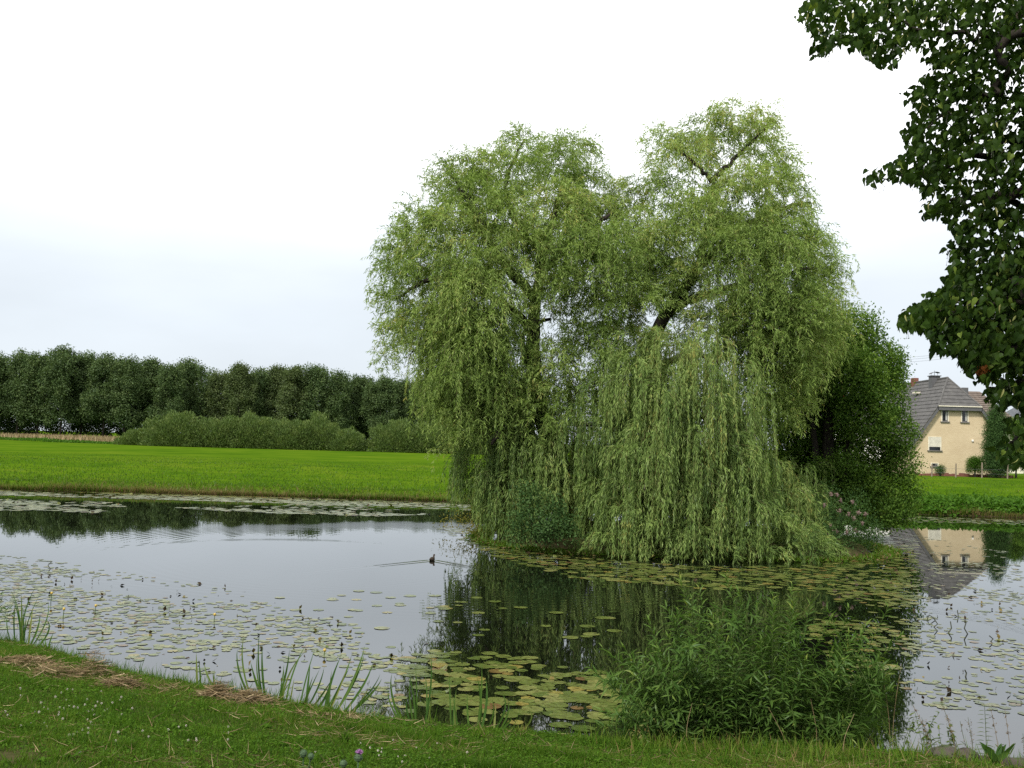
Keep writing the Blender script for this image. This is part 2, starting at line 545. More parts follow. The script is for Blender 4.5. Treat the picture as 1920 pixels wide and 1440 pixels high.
def ground_mat():
    m, t, o = new_mat('meadow_ground')
    b = t.nodes.new('ShaderNodeBsdfPrincipled')
    b.inputs['Roughness'].default_value = 1
    b.inputs['Specular IOR Level'].default_value = 0
    g = t.nodes.new('ShaderNodeNewGeometry')
    a = t.nodes.new('ShaderNodeAttribute')
    a.attribute_name = 'tint'
    def noise(scale, stretch, det=6):
        mp = t.nodes.new('ShaderNodeMapping')
        mp.inputs['Scale'].default_value = stretch
        n = t.nodes.new('ShaderNodeTexNoise')
        n.inputs['Scale'].default_value = scale
        n.inputs['Detail'].default_value = det
        n.inputs['Roughness'].default_value = .65
        t.links.new(g.outputs['Position'], mp.inputs[0])
        t.links.new(mp.outputs[0], n.inputs['Vector'])
        return n.outputs['Fac']
    n1 = noise(.12, (1, .8, 1))
    n2 = noise(1.1, (.35, 1, 1), 10)
    ad = t.nodes.new('ShaderNodeMath')
    ad.operation = 'MULTIPLY_ADD'
    ad.inputs[1].default_value = .48
    t.links.new(n2, ad.inputs[0])
    mu = t.nodes.new('ShaderNodeMath')
    mu.operation = 'MULTIPLY'
    mu.inputs[1].default_value = .55
    t.links.new(n1, mu.inputs[0])
    t.links.new(mu.outputs[0], ad.inputs[2])
    field = ramp_node(t, [(.34, (.024, .058, .004)), (.45, (.042, .090, .005)), (.54, (.060, .112, .006)), (.66, (.090, .126, .011))])
    t.links.new(ad.outputs[0], field.inputs[0])
    near = ramp_node(t, [(.3, (.030, .030, .013)), (.5, (.045, .048, .018)), (.62, (.075, .058, .032)), (.75, (.11, .08, .05))])
    n4 = noise(2.5, (1, 1, 1), 8)
    t.links.new(n4, near.inputs[0])
    mud = t.nodes.new('ShaderNodeRGB')
    mud.outputs[0].default_value = (.035, .028, .018, 1)
    # tint: 0 = mud below the water line, .5 = near bank soil and turf, 1 = mown meadow
    st = t.nodes.new('ShaderNodeMapRange')
    st.inputs['From Min'].default_value = .55
    st.inputs['From Max'].default_value = .95
    t.links.new(a.outputs['Fac'], st.inputs['Value'])
    m1 = t.nodes.new('ShaderNodeMixRGB')
    t.links.new(st.outputs[0], m1.inputs[0])
    t.links.new(near.outputs[0], m1.inputs[1])
    t.links.new(field.outputs[0], m1.inputs[2])
    st2 = t.nodes.new('ShaderNodeMapRange')
    st2.inputs['From Min'].default_value = .05
    st2.inputs['From Max'].default_value = .4
    t.links.new(a.outputs['Fac'], st2.inputs['Value'])
    m2 = t.nodes.new('ShaderNodeMixRGB')
    t.links.new(st2.outputs[0], m2.inputs[0])
    t.links.new(mud.outputs[0], m2.inputs[1])
    t.links.new(m1.outputs[0], m2.inputs[2])
    t.links.new(m2.outputs[0], b.inputs['Base Color'])
    bp = t.nodes.new('ShaderNodeBump')
    bp.inputs['Strength'].default_value = .5
    bp.inputs['Distance'].default_value = .08
    t.links.new(n2, bp.inputs['Height'])
    t.links.new(bp.outputs[0], b.inputs['Normal'])
    t.links.new(b.outputs[0], o.inputs[0])
    return m
M['ground'] = ground_mat()

# ------------------------------------------------------------------ ground and water
SH = np.array([on(x, y, .32)[:2] for x, y in [(0, 1192), (90, 1207), (150, 1228), (200, 1243), (300, 1264), (400, 1280), (520, 1302), (640, 1325),
               (740, 1340), (850, 1352), (1000, 1362), (1150, 1378), (1300, 1392), (1500, 1398), (1700, 1398), (1800, 1410), (1920, 1428)]])
SH[:, 1] += .33
SH = np.vstack([[-60, 22], [-16, 19], SH, [7, 8.7], [14, 7.5], [60, 5]])
def shore(x):
    return np.interp(x, SH[:, 0], SH[:, 1])
FAR_Y = 49.6
ISL = (5.4, 32.2, 6.3, 5.2)
def island_d(x, y):
    return (np.abs((x - ISL[0]) / ISL[2]) ** 2.6 + np.abs((y - ISL[1]) / ISL[3]) ** 2.6) ** (1 / 2.6)
def height(x, y):
    x = np.asarray(x, float)
    y = np.asarray(y, float)
    s = shore(x) - y
    near = -.6 + .62 * smooth(-1.2, 0, s) + .24 * smooth(0, .4, s) + .115 * np.clip(s - .3, 0, 12) + .02 * vnoise(x, y, 2.3) * smooth(.2, 1, s)
    fy = FAR_Y + .35 * vnoise(x, 0 * x, .5) + .15 * vnoise(x, 0 * x, 2.1)
    f = y - fy
    far = -.6 + .62 * smooth(-2, 0, f) + .38 * smooth(0, .9, f) + .75 * smooth(0, 14, f) + .03 * vnoise(x, y, 1.1) * smooth(.2, 3, f) * (1 - smooth(20, 60, f))
    side = -.6 + 2.0 * smooth(62, 72, np.abs(x))
    isl = -.6 + .85 * (1 - smooth(.86, 1.0, island_d(x, y)))
    return np.maximum(np.maximum(near, far), np.maximum(side, isl))
def axis(segs):
    r = []
    for a, b, st in segs:
        r.append(np.arange(a, b, st))
    return np.concatenate(r)
gx = axis([(-1500, -200, 130), (-200, -60, 10), (-60, -12, 1.2), (-12, 9, .18), (9, 36, .8), (36, 80, 2), (80, 200, 12), (200, 1501, 130)])
gy = axis([(-40, 3, 3), (3, 6, .5), (6, 20, .16), (20, 25, .8), (25, 40, .5), (40, 47, .8), (47, 56, .3), (56, 70, 1), (70, 300, 6), (300, 2600, 100)])
GX, GY = np.meshgrid(gx, gy)
GZ = height(GX, GY)
nx, ny = len(gx), len(gy)
idx = np.arange(nx * ny).reshape(ny, nx)
Q = np.stack([idx[:-1, :-1], idx[:-1, 1:], idx[1:, 1:], idx[1:, :-1]], -1).reshape(-1, 4)
gt = np.where(GZ < .03, 0.0, np.where(GY > FAR_Y - 1, .78 + .22 * smooth(.2, .5, GZ + .12 * vnoise(GX, GY, .7)), .5))
ground = kind(obj('ground', np.stack([GX, GY, GZ], -1).reshape(-1, 3), Q, M['ground'], None, gt.ravel(), True), 'structure')
wv = np.array([(-75, 4, 0), (75, 4, 0), (75, 53, 0), (-75, 53, 0)], float)
water = kind(obj('water', wv, np.array([(0, 1, 2, 3)]), M['water']), 'structure')

# ------------------------------------------------------------------ weeping willow on the island
def willow():
    base = np.array([3.2, 31.2, .2])
    root = thing('willow_tree', base, 'huge weeping willow with two rounded tops on the pond island', 'tree')
    limbs = [  # px, py, depth polylines and radii
        ([(1075, 1010, 31.2), (1050, 870, 31.2), (1010, 760, 31.1), (1000, 640, 31.0), (1008, 540, 31.0), (1032, 430, 30.9), (1062, 330, 31)], (.34, .04), 'trunk'),
        ([(1120, 1010, 31.6), (1165, 860, 31.6), (1205, 700, 31.5), (1248, 590, 31.5), (1305, 505, 31.4), (1335, 400, 31.3), (1335, 335, 31.3)], (.30, .06), 'trunk'),
        ([(1335, 340, 31.3), (1385, 290, 31.2), (1440, 235, 31.0)], (.09, .03), 'limb'),
        ([(1335, 340, 31.3), (1300, 305, 31.4), (1255, 270, 31.5)], (.08, .025), 'limb'),
        ([(1248, 590, 31.5), (1285, 565, 31.0), (1350, 545, 30.4), (1440, 520, 30), (1530, 500, 30)], (.17, .03), 'limb'),
        ([(1310, 500, 31.4), (1390, 430, 32), (1470, 390, 32.3), (1520, 380, 32.4)], (.13, .03), 'limb'),
        ([(1003, 560, 31.0), (930, 470, 30.7), (890, 390, 30.4), (840, 320, 30.3)], (.17, .03), 'limb'),
        ([(1000, 620, 31.0), (930, 560, 30.2), (830, 520, 29.7), (740, 560, 29.6)], (.15, .03), 'limb'),
        ([(1002, 700, 31.0), (980, 650, 30.6), (990, 615, 30.6), (1030, 600, 30.8)], (.10, .05), 'limb'),
        ([(1010, 520, 31.0), (1080, 440, 30.5), (1130, 410, 30.2), (1160, 400, 30.1)], (.14, .03), 'limb'),
        ([(1050, 860, 31.2), (960, 800, 30), (920, 830, 29.3)], (.16, .04), 'limb'),
        ([(1205, 700, 31.5), (1250, 680, 29.8), (1300, 665, 28.8), (1350, 680, 28.4)], (.16, .03), 'limb'),
        ([(1165, 860, 31.6), (1180, 790, 29.5), (1150, 790, 28.4), (1090, 800, 28)], (.15, .04), 'limb'),
        ([(1165, 860, 31.6), (1260, 790, 29.6), (1390, 780, 28.5), (1430, 820, 28.2)], (.15, .04), 'limb'),
        ([(1020, 480, 31.0), (960, 400, 31.5), (950, 330, 31.8), (985, 260, 32)], (.12, .025), 'limb'),
        ([(1335, 420, 31.3), (1420, 480, 32.6), (1490, 620, 33), (1500, 760, 33)], (.12, .03), 'limb'),
    ]
    for pl, (r0, r1), nm in limbs:
        P = spline([at(*p) for p in pl], 6)
        P += RNG.normal(0, .03, P.shape)
        rr = np.linspace(1, 0, len(P)) ** .8 * (r0 - r1) + r1
        MB().tube(P, rr, 8).build(nm, M['bark'], root, True)
    # fountains of hanging twigs: px, py of the top, depth, spread px, drop px
    up = [(835, 300, 30.3, 60, 85), (880, 285, 30.6, 45, 90), (930, 285, 31, 60, 120), (985, 250, 31.6, 50, 110), (1065, 258, 31.2, 55, 130), (1020, 290, 30.6, 80, 140),
          (890, 340, 29.9, 80, 150), (1105, 320, 31.3, 45, 150), (760, 395, 30, 52, 130), (825, 395, 29.6, 75, 180), (950, 370, 29.6, 80, 180), (1045, 350, 29.9, 80, 170),
          (1120, 370, 30.6, 50, 180), (735, 465, 29.9, 42, 140), (722, 550, 29.8, 34, 110), (790, 480, 29.3, 70, 170), (850, 500, 29.2, 70, 250), (920, 470, 29.2, 75, 240),
          (765, 570, 29.6, 55, 95), (715, 610, 29.8, 28, 65), (840, 580, 29.6, 45, 250), (880, 600, 29.2, 50, 250), (940, 590, 29.6, 55, 260), (870, 690, 29.5, 45, 150),
          (985, 430, 29.3, 60, 150), (1090, 430, 28.9, 70, 180), (1140, 430, 29.0, 65, 190), (1060, 500, 29.0, 45, 120), (1185, 440, 30, 60, 150), (1040, 640, 29.6, 50, 130), (1100, 600, 29.8, 60, 130),
          (1380, 200, 31.2, 65, 105), (1425, 215, 31, 45, 100), (1330, 215, 31.3, 45, 110), (1240, 248, 31.6, 50, 80), (1290, 262, 31.3, 65, 130), (1440, 265, 30.9, 50, 110),
          (1395, 320, 30.2, 80, 160), (1462, 320, 30.6, 48, 130), (1225, 335, 31.2, 55, 130), (1180, 345, 31.3, 30, 120), (1300, 365, 30.2, 80, 170), (1490, 380, 30.6, 50, 160),
          (1450, 430, 29.8, 75, 210), (1360, 430, 29.6, 80, 190), (1525, 430, 30.4, 42, 170), (1555, 500, 30.4, 36, 170), (1500, 520, 29.7, 62, 220), (1420, 530, 29.5, 65, 210),
          (1350, 545, 29.8, 55, 100), (1565, 570, 30.4, 32, 130), (1540, 560, 30, 45, 190), (1450, 620, 29.7, 60, 180), (1240, 420, 30.3, 60, 160), (1500, 620, 30.2, 50, 170),
          (1430, 700, 30.3, 50, 150), (1490, 700, 30.8, 45, 130), (1460, 560, 31, 60, 200), (1260, 480, 31, 50, 120), (1410, 400, 30.4, 60, 170)]
    low = [(1200, 640, 28.4, 55, 230), (1265, 625, 28.1, 65, 330), (1330, 632, 28, 60, 340), (1180, 690, 28.3, 55, 230), (1120, 715, 28.6, 60, 200), (1385, 690, 28.2, 35, 340),
           (1240, 700, 27.7, 60, 300), (1320, 710, 27.6, 60, 300), (1060, 775, 28.6, 55, 200), (1150, 790, 28, 60, 240), (965, 790, 29, 50, 230), (1005, 760, 29, 50, 200),
           (935, 850, 29.2, 40, 150), (1100, 800, 28.2, 50, 220), (1120, 870, 27.6, 55, 165), (1225, 780, 27.4, 60, 260), (1300, 800, 27.3, 60, 240), (1375, 810, 27.6, 50, 220),
           (1415, 920, 27.3, 45, 125), (1305, 910, 27, 50, 135), (1215, 900, 27, 50, 145), (1170, 930, 27.2, 50, 110), (1450, 955, 27.4, 45, 90), (1505, 1005, 27.5, 42, 45),
           (1110, 950, 27.3, 40, 85), (1360, 950, 27.0, 45, 95), (1260, 960, 26.9, 45, 85), (1145, 1000, 26.9, 50, 45), (1330, 1015, 26.7, 50, 35), (1420, 1005, 26.9, 50, 45),
           (905, 870, 29.8, 28, 100), (900, 800, 29.6, 40, 160), (1050, 700, 29.6, 50, 140), (1000, 860, 28.8, 50, 120), (1060, 870, 28.4, 45, 130), (1230, 1020, 26.8, 50, 30),
           (1450, 845, 30.6, 50, 150), (1500, 860, 31, 42, 160), (1480, 900, 30, 45, 120), (1400, 760, 29.2, 40, 240), (1520, 900, 31.4, 25, 110)]
    sil = [(770, 310), (830, 270), (880, 265), (940, 240), (1000, 235), (1060, 245), (1105, 270), (1120, 320), (1150, 345), (1190, 320), (1200, 290), (1195, 240), (1250, 235), (1300, 200), (1380, 185), (1440, 195),
           (1475, 250), (1480, 310), (1510, 370), (1555, 420), (1575, 490), (1580, 560), (1560, 640), (1510, 690), (1480, 760), (1420, 700), (1400, 640), (1200, 620), (1100, 640), (1040, 600), (980, 560), (920, 640),
           (900, 720), (820, 700), (810, 620), (690, 670), (690, 560), (710, 430), (770, 390)]
    extra = []
    while len(extra) < 14:
        u, v = RNG.uniform(700, 1590), RNG.uniform(200, 650)
        r_ = RNG.uniform(38, 62)
        q = np.array([(u, v - r_ * .2), (u, v + 70), (u - r_ * .8, v + 25), (u + r_ * .8, v + 25)])
        if in_poly(q, sil).all() and not (950 < u < 1045 and 520 < v < 700) and not (1215 < u < 1300 and 500 < v < 590):
            extra.append((u, v, RNG.uniform(28.9, 33.2), r_, RNG.uniform(80, 140)))
    groups = {'upper': ([], 46, 4), 'lower': ([], 17, 7)}
    low += [(945, 900, 29.2, 30, 90), (925, 915, 29.4, 22, 70), (960, 880, 28.8, 35, 110), (1090, 890, 28.4, 35, 60), (1180, 840, 27.5, 50, 160), (1270, 860, 27.2, 50, 160), (1350, 880, 27.3, 50, 150), (1400, 850, 27.6, 45, 150),
            (1210, 950, 26.8, 45, 90), (1300, 980, 26.8, 50, 70), (1390, 990, 26.9, 45, 60), (1100, 1000, 27.1, 35, 40), (1470, 1010, 27.2, 40, 35), (1530, 1020, 27.8, 30, 30), (1480, 930, 30, 40, 100), (1510, 940, 31, 35, 90), (1450, 930, 30, 40, 110), (1520, 985, 29, 30, 60)]
    for l in extra:
        groups['upper'][0].append((*l, .75))
    up += [(820, 600, 30, 38, 230), (855, 650, 30.2, 42, 210), (900, 570, 29.3, 46, 240), (905, 670, 29.4, 46, 210), (950, 680, 29.9, 40, 150), (930, 730, 29.6, 42, 150), (1015, 745, 29.5, 42, 130), (1080, 690, 29.3, 48, 150),
           (1150, 555, 30.5, 48, 110), (1110, 530, 29.8, 48, 130), (1200, 510, 31.3, 38, 90), (1330, 570, 30.5, 55, 90), (1395, 600, 30.3, 55, 120), (1170, 610, 30.4, 45, 110), (830, 690, 29.8, 26, 160), (870, 760, 29.7, 30, 110)]
    up += [(1030, 530, 29.6, 42, 100), (985, 715, 29.4, 40, 120), (1255, 545, 30.3, 34, 60), (1290, 500, 30.2, 40, 70), (1150, 640, 29.4, 45, 110), (1230, 620, 29.6, 40, 80)]
    up = [(a + (20 if a < 860 else 0) - (24 if a > 1470 and b[0] > 470 else 0), *b) for a, *b in up]
    for l in up:
        groups['upper'][0].append((*l, 1.0))
        groups['upper'][0].append((l[0] + RNG.uniform(-30, 30), l[1] + RNG.uniform(15, 45), l[2] + RNG.uniform(1.4, 3.6), l[3] * .9, l[4], .6))
    low = [(a, b - (22 if b < 720 else 0), Y_, r_, d_) for a, b, Y_, r_, d_ in low] + [(1540, 1005, 28.3, 30, 40), (1500, 985, 28, 40, 60), (1560, 1020, 28.6, 24, 25), (1530, 1030, 28.2, 26, 20)]
    low = [l for l in low if not (1035 < l[0] < 1118 and l[1] > 795) and not (1118 <= l[0] < 1160 and 850 < l[1] < 960)]
    low = [(a, b, Y_ + (.7 if a < 1110 else (-.5 if 1150 < a < 1405 and b < 860 else 0)), r_, d_) for a, b, Y_, r_, d_ in low] + [(1095, 840, 28.9, 30, 90), (1120, 900, 28.2, 30, 80), (1050, 890, 30.6, 45, 120), (1010, 900, 30.8, 42, 110), (1090, 900, 30.4, 40, 110), (912, 775, 30.8, 34, 130), (1000, 820, 30.6, 40, 120), (1060, 960, 30.8, 40, 60)]
    for l in low:
        groups['lower'][0].append((*l, 1.0))
        if l[1] < 900:
            groups['lower'][0].append((l[0] + RNG.uniform(-25, 25), l[1] + 15, l[2] + RNG.uniform(1.0, 3.5), l[3], l[4], .6))
    parts = {'left': [], 'right': [], 'low': []}
    tw = []
    for gname, (lobes, nsub, nstr) in groups.items():
        S0, AZ, PH, K, LEN, TB, WH = [], [], [], [], [], [], []
        for (px, py, Y, rp, dp, dens) in lobes:
            c = at(px, py, Y)
            r = rp * mpp(Y)
            drop = dp * mpp(Y)
            c = c - np.array([0, 0, .12 * r])
            lt = RNG.uniform(-.26, .24)
            r *= .92
            ns = int(nsub * max(.5, r * (.55 + .45 * drop / 2.2)) * dens) + 4
            for _ in range(ns):
                az = RNG.uniform(0, 2 * math.pi)
                o = np.array([math.cos(az), math.sin(az), 0])
                d = RNG.random() ** (1.6 if gname == 'upper' else 1.25)
                rs = r * math.sqrt(.06 + .94 * min(1, d * 1.5)) * RNG.uniform(.45, 1.05)
                p0 = c + o * rs - np.array([0, 0, d * drop * (.55 if gname == 'upper' else .66)]) + np.array([0, 0, .12 * r * RNG.normal()])
                bt = lt + RNG.uniform(-.16, .16)
                bl = RNG.uniform(.5, 1.2)
                for _k in range(nstr):
                    S0.append(p0 + RNG.normal(0, .055, 3))
                    AZ.append(az + RNG.normal(0, .4))
                    PH.append(RNG.uniform(.1, 1.1) - .5 * d if gname == 'upper' else RNG.uniform(-.1, .9) - .5 * d)
                    K.append(RNG.uniform(1.1, 3.2) if gname == 'upper' else RNG.uniform(2.2, 6))
                    LEN.append(max(.28, drop * bl * (RNG.uniform(.2, .42) if gname == 'upper' else RNG.uniform(.25, .6)) + .1))
                    TB.append(bt)
                    WH.append('low' if gname == 'lower' else ('left' if px < 1165 else 'right'))
        P = np.array(S0)
        AZ, PH, K, LEN, TB = map(np.array, (AZ, PH, K, LEN, TB))
        WH = np.array(WH)
        n = len(P)
        st = .058
        acc = {k: [] for k in parts}
        trail = [P.copy()]
        alive_hist = [np.ones(n, bool)]
        travelled = np.zeros(n)
        sway = RNG.uniform(.02, .10, n)
        for s in range(int(LEN.max() / st) + 1):
            D = np.stack([np.cos(AZ) * np.cos(PH), np.sin(AZ) * np.cos(PH), np.sin(PH)], -1)
            P = P + D * st
            travelled += st
            PH = np.maximum(PH - K * st, -1.57 + sway)
            AZ = AZ + RNG.normal(0, .10, n)
            alive = alive_hist[-1] & (travelled < LEN) & (P[:, 2] > .04)
            alive_hist.append(alive)
            trail.append(P.copy())
            if not alive.any():
                break
            for rep in range(2):
                a = alive & (RNG.random(n) < (.78 if rep == 0 else .62))
                ii = np.nonzero(a)[0]
                if not len(ii):
                    continue
                rd = rand_dir(len(ii))
                ru = .70 if gname == 'upper' else .40
                DD = unit(D[ii] * .6 + rd * ru + np.array([0, 0, -.28]))
                NN = unit(rand_dir(len(ii)) + np.array([0, -.15, .5]))
                PP = P[ii] + RNG.normal(0, .012, (len(ii), 3))
                tn = np.clip(.5 + TB[ii] + RNG.normal(0, .17, len(ii)), 0, 1)
                for k in parts:
                    q = WH[ii] == k
                    if q.any():
                        acc[k].append((PP[q], DD[q], NN[q], tn[q]))
        for k in parts:
            if acc[k]:
                parts[k].append([np.concatenate([a[j] for a in acc[k]]) for j in range(4)])
        # twig ribbons
        TR = np.array(trail)
        AL = np.array(alive_hist)
        sel = np.nonzero(RNG.random(n) < .45)[0]
        step = 5
        for s in range(0, len(TR) - step, step):
            q = sel[AL[s + step][sel]]
            if len(q):
                tw.append((TR[s][q], TR[s + step][q]))
    nm = {'left': 'crown', 'right': 'crown', 'low': 'hanging_curtain'}
    tot = 0
    for k, lst in parts.items():
        Pp, Dd, Nn, Tn = [np.concatenate([l[j] for l in lst]) for j in range(4)]
        tot += len(Pp)
        L = RNG.uniform(.10, .18, len(Pp))
        V, Fc, T = stamp(KITE, Pp, Dd, Nn, L, L * RNG.uniform(.15, .22, len(Pp)), Tn)
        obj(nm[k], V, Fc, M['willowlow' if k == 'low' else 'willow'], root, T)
    A = np.concatenate([a for a, b in tw])
    B = np.concatenate([b for a, b in tw])
    V, Fc, T = stamp((np.array([(-1, 0, 0), (1, 0, 0), (1, 1, 0), (-1, 1, 0)], float), [np.array([(0, 1, 2, 3)])]), A, B - A, rand_dir(len(A)),
                     np.linalg.norm(B - A, axis=1) * 1.02, .007, RNG.random(len(A)))
    obj('twigs', V, Fc, M['twig'], root, T)
    # bare dead twigs on the left edge
    mb = MB()
    for (a, b, c2) in [((795, 615), (782, 655), (775, 690)), ((790, 640), (770, 665), (762, 700)), ((797, 650), (790, 690), (783, 715)), ((800, 620), (797, 660), (800, 700)), ((782, 655), (765, 668), (757, 690))]:
        mb.tube(spline([at(*a, 29.7), at(*b, 29.7), at(*c2, 29.7)], 4), np.linspace(.014, .005, 9), 4)
    mb.build('dead_twigs', M['bark'], root)
    print('willow leaves', tot)
willow()

# ------------------------------------------------------------------ broadleaf crowns
def crown_cloud(blobs, dens, L, mat_tint=(.5, .2), flat=.5, aspect=.55, hollow=.45):
    """blobs: (centre, radii3). leaves spread through the outer volume of each blob in small sprays"""
    Ps, Ds, Ns, Ts = [], [], [], []
    for c, r in blobs:
        r = np.asarray(r, float)
        n = int(dens * (r[0] * r[1] * r[2]) ** (2 / 3))
        nc = max(6, n // 14)
        d = rand_dir(nc)
        rad = hollow + (1 - hollow) * RNG.random(nc) ** .7
        cc = np.asarray(c) + d * r * rad[:, None]
        ct = np.clip(RNG.normal(mat_tint[0], mat_tint[1], nc), 0, 1)
        k = RNG.integers(0, nc, n)
        p = cc[k] + RNG.normal(0, 1, (n, 3)) * L * (1.5 if L < .3 else 1.05)
        nn = unit(d[k] * .5 + np.array([0, 0, flat]) + rand_dir(n) * .75)
        dd = unit(rand_dir(n) + d[k] * .6 + np.array([0, 0, -.25]))
        Ps.append(p)
        Ds.append(dd)
        Ns.append(nn)
        Ts.append(np.clip(ct[k] + RNG.normal(0, .1, n), 0, 1))
    P, D, N, T = map(np.concatenate, (Ps, Ds, Ns, Ts))
    Lr = L * RNG.uniform(.7, 1.25, len(P))
    return stamp(KITE, P, D, N, Lr, Lr * aspect, T)

def blob_px(px, py, Y, rp, ry=None, depth=None):
    s = mpp(Y)
    return at(px, py, Y), (rp * s, (depth or rp) * s, (ry or rp) * s)

def dark_tree():
    root = thing('broadleaf_tree', (12.0, 35, .2), 'dark green domed broadleaf tree behind the right side of the willow', 'tree')
    Y = 35
    for pl, r0, r1, nm in [([(1552, 1000), (1552, 860), (1556, 760), (1570, 660)], .30, .08, 'trunk'), ([(1535, 990), (1530, 850), (1515, 740)], .17, .06, 'trunk'),
                           ([(1575, 1000), (1582, 880), (1610, 780), (1640, 700)], .15, .05, 'trunk'), ([(1600, 940), (1625, 890), (1665, 870), (1700, 880)], .08, .02, 'limb'),
                           ([(1585, 870), (1590, 820), (1620, 790), (1660, 780)], .09, .03, 'limb')]:
        P = spline([at(x, y, Y) for x, y in pl], 6)
        MB().tube(P, np.linspace(r0, r1, len(P)), 8).build(nm, M['bark'], root, True)
    B = []
    for px, py, Yb, r in [(1600, 625, 35, 55), (1570, 650, 36, 60), (1640, 680, 35, 50), (1600, 710, 34, 60), (1660, 745, 35, 45), (1560, 730, 35.5, 65), (1620, 780, 34, 55), (1675, 810, 35, 42),
                          (1510, 720, 36, 60), (1500, 800, 36, 55), (1560, 800, 36, 50), (1685, 870, 35, 38), (1640, 850, 35.5, 45), (1695, 925, 34.5, 30), (1640, 920, 34.6, 34),
                          (1660, 960, 34, 32), (1620, 970, 34, 28), (1695, 955, 34.3, 22), (1540, 680, 37, 60), (1655, 700, 36.5, 45), (1470, 780, 36.5, 45), (1600, 900, 37, 30), (1480, 850, 36.5, 40), (1688, 668, 35, 10), (1500, 880, 36.8, 48), (1545, 890, 37, 46), (1580, 900, 37, 40), (1560, 940, 36.8, 40), (1510, 930, 36.8, 42), (1610, 880, 36.5, 36), (1470, 930, 36.5, 40), (1540, 840, 37, 46), (1540, 880, 34.2, 24), (1578, 930, 33.9, 28), (1590, 870, 34, 26), (1620, 900, 34, 28)]:
        B.append(blob_px(px, py, Yb, r))
    V, Fc, T = crown_cloud(B, 5600, .10, (.5, .28), .55, .55, .5)
    obj('crown', V, Fc, M['alder'], root, T)
dark_tree()

def island_shrubs():
    r = thing('elder_bush', at(1010, 1015, 28), 'dark leafy bush at the waterline under the left of the willow', 'bush')
    B = [blob_px(x, y, Y, q) for x, y, Y, q in [(985, 965, 27.4, 28), (1030, 985, 27.2, 34), (1065, 992, 27.1, 24), (1000, 935, 27.6, 26), (970, 995, 27.5, 22), (1040, 955, 27.5, 26), (1015, 1000, 27.2, 24), (985, 915, 27.8, 16)]]
    V, Fc, T = crown_cloud(B, 3600, .085, (.5, .25), .6, .5, .2)
    obj('foliage', V, Fc, M['elder'], r, T)
    mb = MB()
    for x in (985, 1010, 1040, 1060):
        mb.tube(spline([at(1015 + (x - 1015) * .3, 1018, 28.1), at((x + 1015) / 2, 985, 28), at(x, 950, 28)], 4), np.linspace(.03, .01, 9), 5)
    mb.build('stems', M['bark'], r)
    r = thing('flowering_bush', at(1580, 1015, 30), 'loose bush with dusty pink flower heads at the right end of the island', 'bush')
    B = [blob_px(x, y, Y, q) for x, y, Y, q in [(1560, 960, 30.2, 30), (1590, 985, 29.8, 34), (1560, 1000, 29.4, 28), (1620, 990, 30.4, 30), (1600, 950, 30.8, 28), (1635, 1000, 30.6, 20), (1545, 930, 31, 25), (1590, 1015, 29.6, 28), (1555, 1025, 28.8, 26), (1620, 1010, 31, 24)]]
    V, Fc, T = crown_cloud(B, 2600, .085, (.45, .25), .5, .35, .3)
    V[:, 2] = np.maximum(V[:, 2], .02)
    obj('foliage', V, Fc, M['elder'], r, T)
    for x, y in [(1555, 925), (1570, 928), (1580, 935), (1548, 945), (1575, 955), (1600, 938), (1610, 960), (1590, 965), (1560, 985), (1565, 998), (1556, 1004), (1600, 975), (1615, 978), (1608, 990),
                 (1590, 1000), (1620, 965)]:
        x, y = x + RNG.uniform(-4, 4), y + RNG.uniform(-4, 4)
        c = at(x, y, 29.3 + RNG.uniform(-.2, .2))
        n = 22
        p = c + RNG.normal(0, 1, (n, 3)) * np.array([.032, .024, .024])
        V, Fc, T = stamp(KITE, p, unit(rand_dir(n) + [0, 0, .5]), rand_dir(n), .05, .035, RNG.random(n))
        m_ = MB().add(V, Fc, T)
        m_.tube(np.array([c + [0, 0, q] for q in (-.07, -.03, .03, .07)]), (.014, .034, .03, .008), 6, .3)
        m_.build('flower_head', M['pink'], r)
    r = thing('water_plant', at(850, 985, 33), 'yellow-green plant sprawling on the water at the left tip of the island', 'plant')
    B = [blob_px(x, y, Y, q, qy) for x, y, Y, q, qy in [(840, 975, 32.5, 22, 8), (870, 980, 32.3, 20, 12), (895, 985, 32, 22, 14), (905, 1000, 31.5, 18, 9), (880, 965, 32.8, 14, 12)]]
    V, Fc, T = crown_cloud(B, 1500, .09, (.5, .25), .5, .35, .2)
    V[:, 2] = np.maximum(V[:, 2], .01)
    obj('foliage', V, Fc, M['yellowweed'], r, T)
    # fringe of low herbs round the waterline
    n = 12000
    a = RNG.uniform(0, 2 * math.pi, n)
    rr = RNG.normal(1.0, .025, n)
    sq = (np.abs(np.cos(a)) ** 2.6 + np.abs(np.sin(a)) ** 2.6) ** (-1 / 2.6)
    x = ISL[0] + ISL[2] * np.cos(a) * rr * sq
    y = ISL[1] + ISL[3] * np.sin(a) * rr * sq
    tall = .5 + .5 * vnoise(x, y, 3)
    p = np.stack([x, y, np.maximum(height(x, y), 0) + RNG.random(n) * .12 * tall], -1)
    V, Fc, T = stamp(KITE, p, unit(rand_dir(n) + [0, 0, .5]), unit(rand_dir(n) + [0, 0, .6]), RNG.uniform(.06, .16, n), .04, np.clip(RNG.normal(.6, .25, n), 0, 1))
    kind(obj('shore_herbs', V, Fc, M['bankgrass'], None, T), 'stuff')
island_shrubs()

